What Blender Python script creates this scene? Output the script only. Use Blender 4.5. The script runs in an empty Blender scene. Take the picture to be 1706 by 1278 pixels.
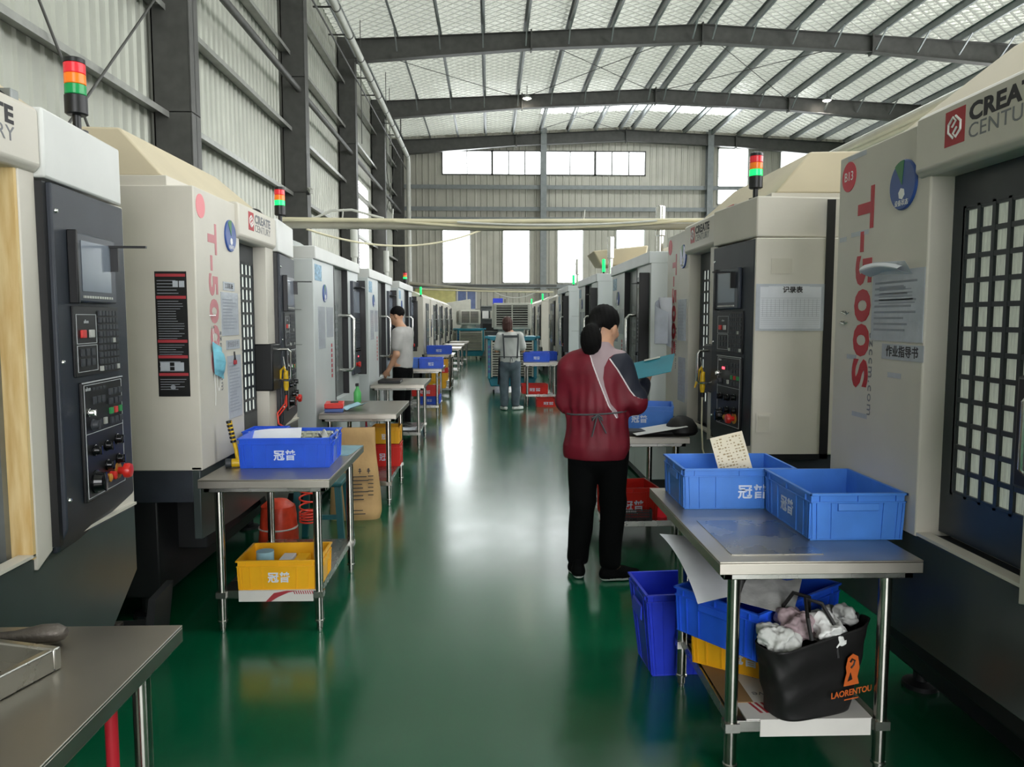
import bpy, bmesh, math, random
import numpy as np
from mathutils import Vector, Matrix
random.seed(7)
C = bpy.context.scene.collection
PI = math.pi
# ---------------------------------------------------------------- camera
F_PX, H_CAM = 1280.0, 1.52
yaw = math.atan(38 / F_PX); pit = math.atan(108 / F_PX)
cam = bpy.data.cameras.new('camera'); cam_o = bpy.data.objects.new('camera', cam); C.objects.link(cam_o)
cam.sensor_fit = 'HORIZONTAL'; cam.sensor_width = 36; cam.lens = F_PX / 1706 * 36
cam.clip_start = .05; cam.clip_end = 200
cam_o.location = (0, 0, H_CAM); cam_o.rotation_euler = (PI / 2 - pit, 0, -yaw)
S = bpy.context.scene; S.camera = cam_o
S.view_settings.view_transform = 'Standard'; S.view_settings.look = 'None'
S.view_settings.gamma = 1; S.view_settings.use_curve_mapping = False
S.view_settings.exposure = 0.58
# ---------------------------------------------------------------- sky and daylight
W = bpy.data.worlds.new('overcast_sky'); S.world = W; W.use_nodes = True
bg = W.node_tree.nodes['Background']; bg.inputs[0].default_value = (0.985, 0.99, 1.0, 1); bg.inputs[1].default_value = 6.5
S.cycles.max_bounces = 8; S.cycles.diffuse_bounces = 4; S.cycles.glossy_bounces = 4
S.cycles.transmission_bounces = 4; S.cycles.transparent_max_bounces = 12
S.cycles.sample_clamp_indirect = 6.0; S.cycles.caustics_reflective = False; S.cycles.caustics_refractive = False

def portal(name, loc, rot, sx, sy):
    l = bpy.data.lights.new(name, 'AREA'); l.shape = 'RECTANGLE'; l.size = sx; l.size_y = sy; l.cycles.is_portal = True
    o = bpy.data.objects.new(name, l); C.objects.link(o); o.location = loc; o.rotation_euler = rot
    return o
XL, XR, YB, YF, XRIDGE, ZE, ZR = -4.25, 16.3, -7.0, 34.7, 6.03, 9.45, 9.98
def roofz(x): return ZE + (ZR - ZE) * (1 - abs(x - XRIDGE) / (XR - XRIDGE))
SKYLIGHTS = [(2.5, 1.0, 11.0), (8.5, 1.0, 11.0), (14.5, 1.0, 11.0), (30.7, 2.1, 9.9)]     # y0, x0, x1; each 1.25 m wide; all but the last are unseen, added for light
for y0, x0, x1 in SKYLIGHTS:
    portal('skylight_daylight', ((x0 + x1) / 2, y0 + .62, 10.05), (0, 0, 0), x1 - x0, 1.25)
portal('rear_opening_daylight', (1.5, YB, 2.6), (PI / 2, 0, 0), 5, 5.2)
portal('side_window_daylight', (XR, 10, 5.2), (0, -PI / 2 + PI, 0), 4.4, 30)  # portal of the unseen window band added for light
portal('gable_window_daylight', (2.45, YF, 8.4), (-PI / 2, 0, 0), 9.1, 1.15)
portal('gable_window_daylight', (2.45, YF, 4.4), (-PI / 2, 0, 0), 9.2, 2.6)

sk = bpy.data.lights.new('sky_over_roof', 'AREA'); sk.shape = 'RECTANGLE'; sk.size = 22; sk.size_y = 44; sk.energy = 4800
sk_o = bpy.data.objects.new('sky_over_roof', sk); C.objects.link(sk_o); sk_o.location = (6, 14, 12.5)  # area lamp added above the roof to brighten the translucent ceiling
# ---------------------------------------------------------------- materials
def lin(h):
    h = h.lstrip('#'); r = [int(h[i:i + 2], 16) / 255 for i in (0, 2, 4)]
    return tuple((c / 12.92 if c <= .04045 else ((c + .055) / 1.055) ** 2.4) for c in r) + (1,)
def nd(nt, t, **k):
    n = nt.nodes.new(t)
    for a, b in k.items(): setattr(n, a, b)
    return n
def mat(name, col, rough=.5, metal=0., vary=.06, scale=6., bump=0., bscale=60., emit=0., coat=0., alpha=1., trans=0., ior=1.45, stretch=None, rvary=0., spec=.5, col2=None):
    m = bpy.data.materials.new(name); m.use_nodes = True; nt = m.node_tree; b = nt.nodes['Principled BSDF']
    c = lin(col); b.inputs['Base Color'].default_value = c
    b.inputs['Roughness'].default_value = rough; b.inputs['Metallic'].default_value = metal
    b.inputs['Alpha'].default_value = alpha; b.inputs['Transmission Weight'].default_value = trans; b.inputs['IOR'].default_value = ior
    b.inputs['Coat Weight'].default_value = coat; b.inputs['Specular IOR Level'].default_value = spec
    if emit: b.inputs['Emission Color'].default_value = c; b.inputs['Emission Strength'].default_value = emit
    if vary or bump or rvary:
        tc = nd(nt, 'ShaderNodeTexCoord'); mp = nd(nt, 'ShaderNodeMapping')
        nt.links.new(tc.outputs['Object'], mp.inputs[0])
        if stretch: mp.inputs['Scale'].default_value = stretch
        n = nd(nt, 'ShaderNodeTexNoise'); n.inputs['Scale'].default_value = scale; n.inputs['Detail'].default_value = 5
        nt.links.new(mp.outputs[0], n.inputs['Vector'])
        if vary:
            r = nd(nt, 'ShaderNodeMapRange'); r.inputs[1].default_value = .3; r.inputs[2].default_value = .7
            mx = nd(nt, 'ShaderNodeMix', data_type='RGBA')
            c2 = lin(col2) if col2 else tuple(x * (1 - 2.2 * vary) for x in c[:3]) + (1,)
            nt.links.new(n.outputs['Fac'], r.inputs[0]); nt.links.new(r.outputs[0], mx.inputs[0])
            mx.inputs[6].default_value = c2; mx.inputs[7].default_value = c if col2 else tuple(min(1, x * (1 + vary)) for x in c[:3]) + (1,)
            nt.links.new(mx.outputs[2], b.inputs['Base Color'])
        if rvary:
            r2 = nd(nt, 'ShaderNodeMapRange'); r2.inputs[1].default_value = .3; r2.inputs[2].default_value = .7
            r2.inputs[3].default_value = max(.02, rough - rvary); r2.inputs[4].default_value = rough + rvary
            nt.links.new(n.outputs['Fac'], r2.inputs[0]); nt.links.new(r2.outputs[0], b.inputs['Roughness'])
        if bump:
            n2 = nd(nt, 'ShaderNodeTexNoise'); n2.inputs['Scale'].default_value = bscale; n2.inputs['Detail'].default_value = 3
            nt.links.new(mp.outputs[0], n2.inputs['Vector'])
            bp = nd(nt, 'ShaderNodeBump'); bp.inputs['Strength'].default_value = bump; bp.inputs['Distance'].default_value = .01
            nt.links.new(n2.outputs['Fac'], bp.inputs['Height']); nt.links.new(bp.outputs[0], b.inputs['Normal'])
    return m
M = {}
def dm(k, *a, **kw): M[k] = mat(k, *a, **kw)
dm('cream', '#cdc8bc', .42, vary=.03, scale=3, bump=.03, bscale=90)
dm('cream_side', '#c6c1b3', .45, vary=.04, scale=2)
dm('hood', '#cbbfa3', .5, vary=.05, scale=2)
dm('panel_grey', '#c6cbca', .4, vary=.03, scale=3)
dm('panel_white', '#d0d1cd', .42, vary=.02)
dm('charcoal', '#2e333b', .42, vary=.1, scale=8, bump=.15, bscale=400)
dm('door_dark', '#2b3238', .32, vary=.08)
dm('skirt', '#3f4746', .3, vary=.12, scale=2.5)
dm('chassis', '#141618', .55, vary=.2)
dm('black', '#0e0f11', .4, vary=.1)
dm('black_gloss', '#0b0c0e', .18, vary=.05)
dm('rubber', '#17181a', .8)
dm('screen', '#7f8894', .15, vary=.04, scale=3)
dm('bezel', '#343a44', .35, vary=.05)
dm('key', '#3a3d42', .5, vary=.2, scale=40)
dm('key_light', '#b9bab4', .5)
dm('key_red', '#d23c3a', .4); dm('key_green', '#2e8c4c', .4); dm('line_white', '#b8bbbd', .6, vary=0)
dm('estop', '#c62a22', .3, vary=.03); dm('amber_ring', '#c78a35', .5)
dm('chrome', '#d6d6d2', .18, 1., vary=.05)
dm('steel', '#adaca6', .27, 1., vary=.08, scale=5, bump=.03, bscale=30, rvary=.04)
dm('steel_tube', '#b3b1aa', .2, 1., vary=.12, scale=10)
dm('steel_top', '#aea99f', .37, 1., vary=.05, scale=3, bump=.03, bscale=9, rvary=.03)
dm('grey_metal', '#8d918f', .45, .6, vary=.1)
dm('cast', '#6f6963', .5, .8, vary=.2, scale=14, bump=.2, bscale=120)
dm('yellowed', '#c9a566', .5, vary=.14, scale=7, stretch=(6, 6, .8), col2='#e3cb96')
dm('interior', '#1a1d22', .5, vary=.3)
dm('frost', '#dfe6dd', .3, vary=.10, scale=14, stretch=(5, 5, .5), bump=.3, bscale=40, emit=.42)  # emission stands for the lamp-lit machine interior behind the pane
dm('frost_dim', '#b9c0b2', .25, vary=.22, scale=18, stretch=(5, 5, .5), bump=.4, bscale=40, emit=.2)  # weaker interior glow put into the dimmer door panes
dm('glass_grey', '#8c9390', .15, vary=.08, scale=2)
dm('red_paint', '#b3202d', .45, vary=.02); dm('red_badge', '#d23445', .45, vary=.02); dm('pink_badge', '#e58a8f', .45, vary=.02)
dm('logo_red', '#a8232c', .45, vary=.02); dm('ink', '#2d2b2e', .6, vary=0); dm('ink_grey', '#77787b', .6, vary=0)
dm('faded_red', '#c88589', .5, vary=.05)
dm('dial_blue', '#2f4f93', .3, vary=.06); dm('dial_green', '#3a7a4a', .4); dm('white', '#e9e9e6', .5, vary=.02)
dm('paper', '#d5d8de', .6, vary=.04, scale=9); dm('pouch', '#b7bcc4', .22, vary=.06, scale=10, bump=.2, bscale=25)
dm('print', '#8f939b', .7, vary=0); dm('print_red', '#a4323a', .6, vary=0)
dm('crate_blue', '#2a5fe0', .33, vary=.05, scale=10); dm('crate_navy', '#3046dc', .35, vary=.05, scale=10)
dm('crate_yellow', '#f0b21e', .35, vary=.05); dm('crate_red', '#dd2a20', .35, vary=.05); dm('crate_pale', '#5b8be6', .35, vary=.05)
dm('crate_mid', '#4a86dd', .35, vary=.06, scale=8)
dm('stencil', '#d9e3f3', .6, vary=.0)
dm('kraft', '#c19d6b', .75, vary=.1, scale=5, bump=.5, bscale=14)
dm('card', '#d9d6d0', .7, vary=.04); dm('card_brown', '#8a6c47', .8)
dm('tray_cream', '#e6dcc0', .5, vary=.03); dm('tray_line', '#a8946c', .6, vary=0)
dm('tray_parts', '#b3b5a3', .45, .3, vary=.2, scale=40)
dm('hose_red', '#e0402e', .3); dm('hose_cream', '#d6cfb0', .4); dm('gun_yellow', '#e2b81f', .4, vary=.1, scale=30)
dm('hammer_head', '#33383d', .5); dm('mask_cyan', '#7cc3d6', .7, vary=.1, scale=18, bump=.4, bscale=50)
dm('orange_sack', '#d6452a', .4, vary=.2, scale=9, bump=.6, bscale=18)
dm('teal_plastic', '#1c5a5f', .4, vary=.05); dm('cooler_teal', '#2a8ea6', .4, vary=.06)
dm('louver', '#c9c9bd', .5, vary=.05); dm('louver_dark', '#3a3a36', .7)
dm('bag_black', '#161515', .55, vary=.2, bump=.6, bscale=9); dm('orange_print', '#d0652a', .5, vary=.05)
dm('bag_film', '#b5b6b3', .35, vary=.15, scale=14, bump=.8, bscale=12)
dm('steel_frame', '#545451', .5, .1, vary=.08); dm('steel_frame_light', '#868b8b', .45, .3, vary=.06)
dm('girt', '#a3a49e', .4, .5, vary=.08)
dm('pvc', '#c9cac2', .4, vary=.05); dm('hose_grey', '#9d9a8b', .45, vary=.06)
dm('yellow_panel', '#d6cf8a', .6); dm('blue_glass', '#5b6fa0', .2, vary=.1)
dm('clipboard', '#07798c', .3, vary=.08, scale=5)
dm('skin', '#c99a7c', .5, vary=.04, scale=20); dm('hair_black', '#060505', .7, spec=.2, vary=.2, scale=30, stretch=(6, 6, 1), bump=.5, bscale=60)
dm('hair_brown', '#4a2a22', .5, vary=.2, scale=30, stretch=(6, 6, 1), bump=.5, bscale=60)
dm('burgundy', '#7a1026', .6, vary=.08, scale=12, bump=.15, bscale=16); dm('mauve', '#a08c90', .6, vary=.04); dm('navy', '#191d2b', .6, vary=.08)
dm('piping', '#d8cfd2', .6, vary=0); dm('trousers_black', '#050607', .85, spec=.15, vary=.1)
dm('tee_grey', '#b4b1ae', .75, vary=.06, bump=.25, bscale=14); dm('tee_pale', '#c7c8c4', .75, vary=.05, bump=.25, bscale=14)
dm('jeans', '#616d76', .8, vary=.12, scale=9, bump=.3, bscale=14); dm('apron', '#4a4d50', .7)
dm('red_glass', '#e0303a', .25, vary=.03, emit=.10); dm('amber_glass', '#f07a1e', .25, vary=.03, emit=.12); dm('green_glass', '#15934f', .25, vary=.03, emit=.05)
dm('green_lit', '#12d860', .25, vary=0, emit=1.3); dm('lamp_lit', '#fff4e2', .3, vary=0, emit=30)
dm('led_red', '#ff4a5a', .3, vary=0, emit=2.)
dm('blue_sticker', '#8fb4cc', .5, vary=.3, scale=30); dm('green_bottle', '#5ec46a', .3); dm('pale_blue_film', '#8fb8c4', .2, vary=.1)

def region_cloth(name, base, regions):          # cloth whose panels are split by signed-distance attributes
    m = mat(name, base, .6, vary=.08, scale=12, bump=.18, bscale=16); nt = m.node_tree; b = nt.nodes['Principled BSDF']
    src = b.inputs['Base Color'].links[0].from_socket
    for at, col in regions:
        a = nd(nt, 'ShaderNodeAttribute', attribute_name=at); lt = nd(nt, 'ShaderNodeMath', operation='LESS_THAN'); lt.inputs[1].default_value = 0
        nt.links.new(a.outputs['Fac'], lt.inputs[0]); mx = nd(nt, 'ShaderNodeMix', data_type='RGBA'); mx.inputs[7].default_value = lin(col)
        nt.links.new(lt.outputs[0], mx.inputs[0]); nt.links.new(src, mx.inputs[6]); src = mx.outputs[2]
    nt.links.new(src, b.inputs['Base Color']); return m
M['jacket_cloth'] = region_cloth('jacket_cloth', '#6f0d22', [('mauve', '#a08c90'), ('navy', '#191d2b'), ('piping', '#d8cfd2')])
# ---------------------------------------------------------------- mesh collecting
class MB:
    def __init__(s, T=None): s.v = []; s.f = []; s.m = []; s.T = T
    def add(s, vs, fs, m=0):
        n = len(s.v)
        if s.T is not None: vs = [tuple(s.T @ Vector(p)) for p in vs]
        s.v += [tuple(p) for p in vs]; s.f += [tuple(i + n for i in f) for f in fs]; s.m += [m] * len(fs)
        return s
    def box(s, x0, x1, y0, y1, z0, z1, m=0):
        v = [(x0, y0, z0), (x1, y0, z0), (x1, y1, z0), (x0, y1, z0), (x0, y0, z1), (x1, y0, z1), (x1, y1, z1), (x0, y1, z1)]
        return s.add(v, [(0, 3, 2, 1), (4, 5, 6, 7), (0, 1, 5, 4), (1, 2, 6, 5), (2, 3, 7, 6), (3, 0, 4, 7)], m)
    def hexa(s, lo, hi, m=0):          # two rings of points, bottom and top
        n = len(lo)
        f = [tuple(reversed(range(n))), tuple(range(n, 2 * n))] + [(i, (i + 1) % n, n + (i + 1) % n, n + i) for i in range(n)]
        return s.add(list(lo) + list(hi), f, m)
    def prism(s, pts, ax, a0, a1, m=0):  # polygon in the two other axes
        def p(u, w, a): return {'x': (a, u, w), 'y': (u, a, w), 'z': (u, w, a)}[ax]
        return s.hexa([p(u, w, a0) for u, w in pts], [p(u, w, a1) for u, w in pts], m)
    def cyl(s, p, q, r, r2=None, n=16, m=0):
        p, q = Vector(p), Vector(q); r2 = r if r2 is None else r2
        d = (q - p).normalized(); a = d.orthogonal().normalized(); b = d.cross(a)
        lo = [p + (a * math.cos(t) + b * math.sin(t)) * r for t in [2 * PI * i / n for i in range(n)]]
        hi = [q + (a * math.cos(t) + b * math.sin(t)) * r2 for t in [2 * PI * i / n for i in range(n)]]
        return s.hexa(lo, hi, m)
    def tube(s, pts, r, n=8, m=0, closed=False):
        P = [Vector(p) for p in pts]; K = len(P); vs = []; a = None
        for i in range(K):
            t = (P[(i + 1) % K if closed else min(i + 1, K - 1)] - P[(i - 1) % K if closed else max(i - 1, 0)]).normalized()
            a = t.orthogonal().normalized() if a is None else (a - t * a.dot(t)).normalized()
            b = t.cross(a); rr = r[i] if isinstance(r, (list, tuple)) else r
            vs += [P[i] + (a * math.cos(2 * PI * j / n) + b * math.sin(2 * PI * j / n)) * rr for j in range(n)]
        fs = [(i * n + j, i * n + (j + 1) % n, ((i + 1) % K) * n + (j + 1) % n, ((i + 1) % K) * n + j) for i in range(K if closed else K - 1) for j in range(n)]
        if not closed: fs += [tuple(reversed(range(n))), tuple(range((K - 1) * n, K * n))]
        return s.add(vs, fs, m)
    def lathe(s, prof, c=(0, 0, 0), n=20, m=0, ax='z'):
        vs = []; K = len(prof)
        for r, z in prof:
            for j in range(n):
                t = 2 * PI * j / n; x, y = r * math.cos(t), r * math.sin(t)
                p = {'z': (x, y, z), 'y': (x, z, y), 'x': (z, x, y)}[ax]
                vs.append((p[0] + c[0], p[1] + c[1], p[2] + c[2]))
        fs = [(i * n + j, i * n + (j + 1) % n, (i + 1) * n + (j + 1) % n, (i + 1) * n + j) for i in range(K - 1) for j in range(n)]
        fs += [tuple(reversed(range(n))), tuple(range((K - 1) * n, K * n))]
        return s.add(vs, fs, m)
    def grid(s, fn, nu, nv, m=0, thick=0):
        vs = [Vector(fn(i / nu, j / nv)) for i in range(nu + 1) for j in range(nv + 1)]
        q = lambda i, j: i * (nv + 1) + j
        fs = [(q(i, j), q(i + 1, j), q(i + 1, j + 1), q(i, j + 1)) for i in range(nu) for j in range(nv)]
        if not thick: return s.add(vs, fs, m)
        nn = [(vs[q(min(i + 1, nu), j)] - vs[q(max(i - 1, 0), j)]).cross(vs[q(i, min(j + 1, nv))] - vs[q(i, max(j - 1, 0))]).normalized() * thick for i in range(nu + 1) for j in range(nv + 1)]
        N = len(vs); vs2 = vs + [a - b for a, b in zip(vs, nn)]
        fs2 = fs + [tuple(N + k for k in reversed(f)) for f in fs]
        edge = [q(i, 0) for i in range(nu + 1)] + [q(nu, j) for j in range(1, nv + 1)] + [q(i, nv) for i in range(nu - 1, -1, -1)] + [q(0, j) for j in range(nv - 1, 0, -1)]
        for k in range(len(edge)):
            a, b = edge[k], edge[(k + 1) % len(edge)]; fs2.append((b, a, N + a, N + b))
        return s.add(vs2, fs2, m)
    def build(s, name, mats, parent=None, bevel=0., loc=None, rot=None, smooth=35, segs=2, sub=0):
        me = bpy.data.meshes.new(name); me.from_pydata(s.v, [], s.f)
        if not isinstance(mats, (list, tuple)): mats = [mats]
        for k in mats: me.materials.append(M[k] if isinstance(k, str) else k)
        me.polygons.foreach_set('material_index', s.m)
        bm = bmesh.new(); bm.from_mesh(me); bmesh.ops.recalc_face_normals(bm, faces=bm.faces); bm.to_mesh(me); bm.free()
        if smooth:
            me.polygons.foreach_set('use_smooth', [True] * len(me.polygons)); me.set_sharp_from_angle(angle=math.radians(smooth))
        me.update()
        o = bpy.data.objects.new(name, me); C.objects.link(o)
        if parent: o.parent = parent
        if loc: o.location = loc
        if rot: o.rotation_euler = rot
        if bevel:
            b = o.modifiers.new('bevel', 'BEVEL'); b.width = bevel; b.segments = segs; b.limit_method = 'ANGLE'; b.angle_limit = math.radians(40)
        if sub:
            b = o.modifiers.new('sub', 'SUBSURF'); b.levels = sub; b.render_levels = sub
        return o
def tag(o, label, cat, group=None, kind=None):
    o['label'] = label; o['category'] = cat
    if group: o['group'] = group
    if kind: o['kind'] = kind
    return o
def empty(name, loc=(0, 0, 0), rz=0, parent=None):
    o = bpy.data.objects.new(name, None); C.objects.link(o); o.location = loc; o.rotation_euler = (0, 0, rz); o.empty_display_size = .1
    if parent: o.parent = parent
    return o
def thing(name, label, cat, loc=(0, 0, 0), rz=0, group=None): return tag(empty(name, loc, rz), label, cat, group)
KIDS = {}
def kids(o): return [c for c in bpy.data.objects if c.parent == o]
def copy_tree(o, parent=None):
    c = o.copy(); C.objects.link(c); c.parent = parent
    for ch in kids(o): copy_tree(ch, c)
    return c
def place(src, loc, rz, label, group=None, first=False):
    c = src if first else copy_tree(src)
    c.location = loc; c.rotation_euler = (0, 0, rz); c['label'] = label
    if group: c['group'] = group
    elif 'group' in c: del c['group']
    return c
TXT = {}
def text_mesh(s, size=.1, ext=.001, bold=0., shear=0., sx=1., space=1.):
    k = (s, size, ext, bold, shear, sx, space)
    if k in TXT: return TXT[k]
    cu = bpy.data.curves.new('lettering', 'FONT'); cu.body = s; cu.size = size; cu.extrude = ext; cu.offset = bold; cu.shear = shear
    cu.align_x = 'CENTER'; cu.align_y = 'CENTER'; cu.space_character = space; cu.resolution_u = 3
    o = bpy.data.objects.new('tmp', cu); C.objects.link(o)
    bpy.context.view_layer.update()
    me = bpy.data.meshes.new_from_object(o.evaluated_get(bpy.context.evaluated_depsgraph_get()))
    bpy.data.objects.remove(o); me.name = 'lettering'
    if sx != 1: me.transform(Matrix.Diagonal((sx, 1, 1, 1)))
    TXT[k] = me
    return me
def text(s, m, parent, loc, rot=(PI / 2, 0, 0), name='lettering', **k):
    me = text_mesh(s, **k)
    me = me.copy() if me.materials else me
    me.materials.clear(); me.materials.append(M[m])
    o = bpy.data.objects.new(name, me); C.objects.link(o); o.parent = parent; o.location = loc; o.rotation_euler = rot
    return o
def rotm(rx=0, ry=0, rz=0, loc=(0, 0, 0)):
    return Matrix.Translation(loc) @ Matrix.Rotation(rz, 4, 'Z') @ Matrix.Rotation(ry, 4, 'Y') @ Matrix.Rotation(rx, 4, 'X')
# ================================================================ the building
def struct(o, label, cat='building'): return tag(o, label, cat, kind='structure')
# floor: green epoxy with a clear glossy coat
fm = bpy.data.materials.new('green_epoxy'); fm.use_nodes = True; nt = fm.node_tree; b = nt.nodes['Principled BSDF']
tc = nd(nt, 'ShaderNodeTexCoord')
n1 = nd(nt, 'ShaderNodeTexNoise'); n1.inputs['Scale'].default_value = .8; n1.inputs['Detail'].default_value = 6
n2 = nd(nt, 'ShaderNodeTexNoise'); n2.inputs['Scale'].default_value = 3.5; n2.inputs['Detail'].default_value = 8; n2.inputs['Roughness'].default_value = .7
for n in (n1, n2): nt.links.new(tc.outputs['Object'], n.inputs['Vector'])
cr = nd(nt, 'ShaderNodeMix', data_type='RGBA'); cr.inputs[6].default_value = lin('#00482c'); cr.inputs[7].default_value = lin('#075c3c')
nt.links.new(n1.outputs['Fac'], cr.inputs[0]); nt.links.new(cr.outputs[2], b.inputs['Base Color'])
r = nd(nt, 'ShaderNodeMapRange'); r.inputs[1].default_value = .3; r.inputs[2].default_value = .7; r.inputs[3].default_value = .15; r.inputs[4].default_value = .23
nt.links.new(n2.outputs['Fac'], r.inputs[0]); nt.links.new(r.outputs[0], b.inputs['Roughness'])
bp = nd(nt, 'ShaderNodeBump'); bp.inputs['Strength'].default_value = .05; bp.inputs['Distance'].default_value = .01
n3 = nd(nt, 'ShaderNodeTexNoise'); n3.inputs['Scale'].default_value = 5; n3.inputs['Detail'].default_value = 4
nt.links.new(tc.outputs['Object'], n3.inputs['Vector']); nt.links.new(n3.outputs['Fac'], bp.inputs['Height']); nt.links.new(bp.outputs[0], b.inputs['Normal'])
b.inputs['Specular IOR Level'].default_value = .7; b.inputs['Coat Weight'].default_value = .35; b.inputs['Coat Roughness'].default_value = .16
M['floor'] = fm
struct(MB().box(XL - .3, XR + .3, YB, YF + .3, -.1, 0).build('floor', 'floor'), 'glossy green epoxy floor of the workshop', 'floor')
# corrugated cladding
M['cladding'] = mat('cladding', '#b3b5aa', .38, .25, vary=.05, scale=1.5)
M['cladding_end'] = mat('cladding_end', '#b4b2a6', .42, .2, vary=.05, scale=1.5)
def corr(mb, ax, a0, a1, z0, z1, pl, sgn, pitch=.22, d=.028, m=0):
    xs = []; a = a0; k = 0
    prof = [(0, 0), (.62, 0), (.72, 1), (.9, 1), (1.0, 0)]
    while a < a1:
        for u, h in prof[:-1]:
            if a + u * pitch < a1: xs.append((a + u * pitch, h))
        a += pitch
    xs.append((a1, 0)); vs = []
    for z in (z0, z1):
        for t, h in xs:
            o = pl + sgn * h * d
            vs.append((o, t, z) if ax == 'y' else (t, o, z))
    n = len(xs)
    mb.add(vs, [(i, i + 1, n + i + 1, n + i) for i in range(n - 1)], m)
mb = MB()
LV = [(21.9 + 1.4, 27.3, 3.0, 6.0)]
corr(mb, 'y', YB, LV[0][0], 0, ZE, XL, 1); corr(mb, 'y', LV[0][1], YF, 0, ZE, XL, 1)
corr(mb, 'y', LV[0][0], LV[0][1], 0, 3.0, XL, 1); corr(mb, 'y', LV[0][0], LV[0][1], 6.0, ZE, XL, 1)
struct(mb.build('wall_left', 'cladding', smooth=0), 'ribbed pale metal cladding of the left wall', 'wall')
# louvred window in the left wall
mb = MB()
for k in range(30):
    z = 3.05 + k * .1; mb.hexa([(XL - .05, LV[0][0], z + .07), (XL + .03, LV[0][0], z), (XL + .03, LV[0][1], z), (XL - .05, LV[0][1], z + .07)], [(XL - .05, LV[0][0], z + .075), (XL + .03, LV[0][0], z + .01), (XL + .03, LV[0][1], z + .01), (XL - .05, LV[0][1], z + .075)])
mb.box(XL, XL + .06, LV[0][0] - .05, LV[0][0], 3, 6); mb.box(XL, XL + .06, LV[0][1], LV[0][1] + .05, 3, 6)
struct(mb.build('window_7', 'panel_white'), 'tall white louvred window in the left wall', 'window')
# gable wall with openings: (x0,x1,z0,z1)
WU = [(-2.07, .15), (.15, 2.33), (2.5, 4.72), (4.72, 6.98)]
WL = [(-2.09, -.8), (.6, 1.84), (3.04, 4.24), (5.68, 6.99)]
WR = [(10.2, 11.6), (13.0, 14.6)]
mb = MB()
def cells(xs, zs, holes, fn):
    for i in range(len(xs) - 1):
        for j in range(len(zs) - 1):
            cx, cz = (xs[i] + xs[i + 1]) / 2, (zs[j] + zs[j + 1]) / 2
            if not any(h[0] < cx < h[1] and h[2] < cz < h[3] for h in holes): fn(xs[i], xs[i + 1], zs[j], zs[j + 1])
DOORZ = [(-1.45, -.55, 1.9, 2.9), (3.1, 4.3, 1.9, 2.9)]
holes = [(-2.07, 2.33, 7.85, 8.93), (2.5, 6.98, 7.85, 8.93)] + [(a, c, 3.1, 5.68) for a, c in WL] + [(a, c, 6.6, 9.1) for a, c in WR] + DOORZ
xs = sorted({XL, XR} | {v for h in holes for v in h[:2]}); zs = sorted({0, 9.98} | {v for h in holes for v in h[2:]})
cells(xs, zs, holes, lambda a, c, z0, z1: corr(mb, 'x', a, c, z0, z1, YF, -1, pitch=.28))
struct(mb.build('wall_far', 'cladding_end', smooth=0), 'ribbed metal cladding of the far gable wall', 'wall')
gm = bpy.data.materials.new('window_glass'); gm.use_nodes = True; nt = gm.node_tree
for n in list(nt.nodes): nt.nodes.remove(n)
out = nd(nt, 'ShaderNodeOutputMaterial'); tr = nd(nt, 'ShaderNodeBsdfTransparent'); gl = nd(nt, 'ShaderNodeBsdfGlossy'); mx = nd(nt, 'ShaderNodeMixShader')
tr.inputs[0].default_value = (.95, .97, .97, 1); gl.inputs['Roughness'].default_value = .05; mx.inputs[0].default_value = .06
nt.links.new(tr.outputs[0], mx.inputs[1]); nt.links.new(gl.outputs[0], mx.inputs[2]); nt.links.new(mx.outputs[0], out.inputs[0]); M['glass'] = gm
def window(name, label, x0, x1, z0, z1, nx, nz, y=YF, t=.05, fr='steel_frame_light'):
    r = tag(empty(name, ((x0 + x1) / 2, y, z0)), label, 'window', kind='structure')
    w = (x1 - x0) / 2; h = z1 - z0; m = MB()
    m.box(-w, -w + t, -.06, .03, 0, h).box(w - t, w, -.06, .03, 0, h).box(-w, w, -.06, .03, 0, t).box(-w, w, -.06, .03, h - t, h)
    for i in range(1, nx): x = -w + 2 * w * i / nx; m.box(x - t / 2, x + t / 2, -.05, .02, 0, h)
    for i in range(1, nz): z = h * i / nz; m.box(-w, w, -.05, .02, z - t * .3, z + t * .3)
    m.build('window_frame', fr, r); MB().box(-w, w, -.01, 0, 0, h).build('pane', 'glass', r)
    return r
for i, (a, c) in enumerate(WU): window('window_%d' % (i + 1), ['upper gable window strip at the far left, four panes', 'upper gable window strip left of the gable post', 'upper gable window strip right of the gable post', 'upper gable window strip ending under the ridge side'][i], a, c, 7.85, 8.93, 3 if i % 2 else 2, 1, fr='steel_frame')
for i, (a, c) in enumerate(WL): window('window_%d' % (i + 11), ['tall lower gable window nearest the left wall', 'tall lower gable window second from the left wall', 'tall lower gable window just right of the gable post', 'tall lower gable window partly behind the pale machines'][i], a, c, 3.1, 5.68, 1, 3, fr='panel_white')
for i, (a, c) in enumerate(WR): window('window_%d' % (i + 21), ['tall gable window beyond the right gable post', 'gable window at the far right behind the machine hood'][i], a, c, 6.6, 9.1, 1, 2, fr='panel_white')
for i, (a, c, z0, z1) in enumerate(DOORZ):
    r = tag(empty('window_%d' % (i + 31), ((a + c) / 2, YF, z0)), ['small blue tinted window beside the yellow panel low in the gable', 'wide blue tinted window low in the gable above the cooler'][i], 'window', kind='structure')
    w = (c - a) / 2; MB().box(-w, w, -.02, 0, 0, z1 - z0).build('pane', 'blue_glass', r)
    m = MB(); m.box(-w, -w + .06, -.06, .02, 0, 1).box(w - .06, w, -.06, .02, 0, 1).box(-w, w, -.06, .02, 0, .06).box(-w, w, -.06, .02, .94, 1).box(-.03, .03, -.06, .02, 0, 1).build('window_frame', 'panel_white', r)
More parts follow.
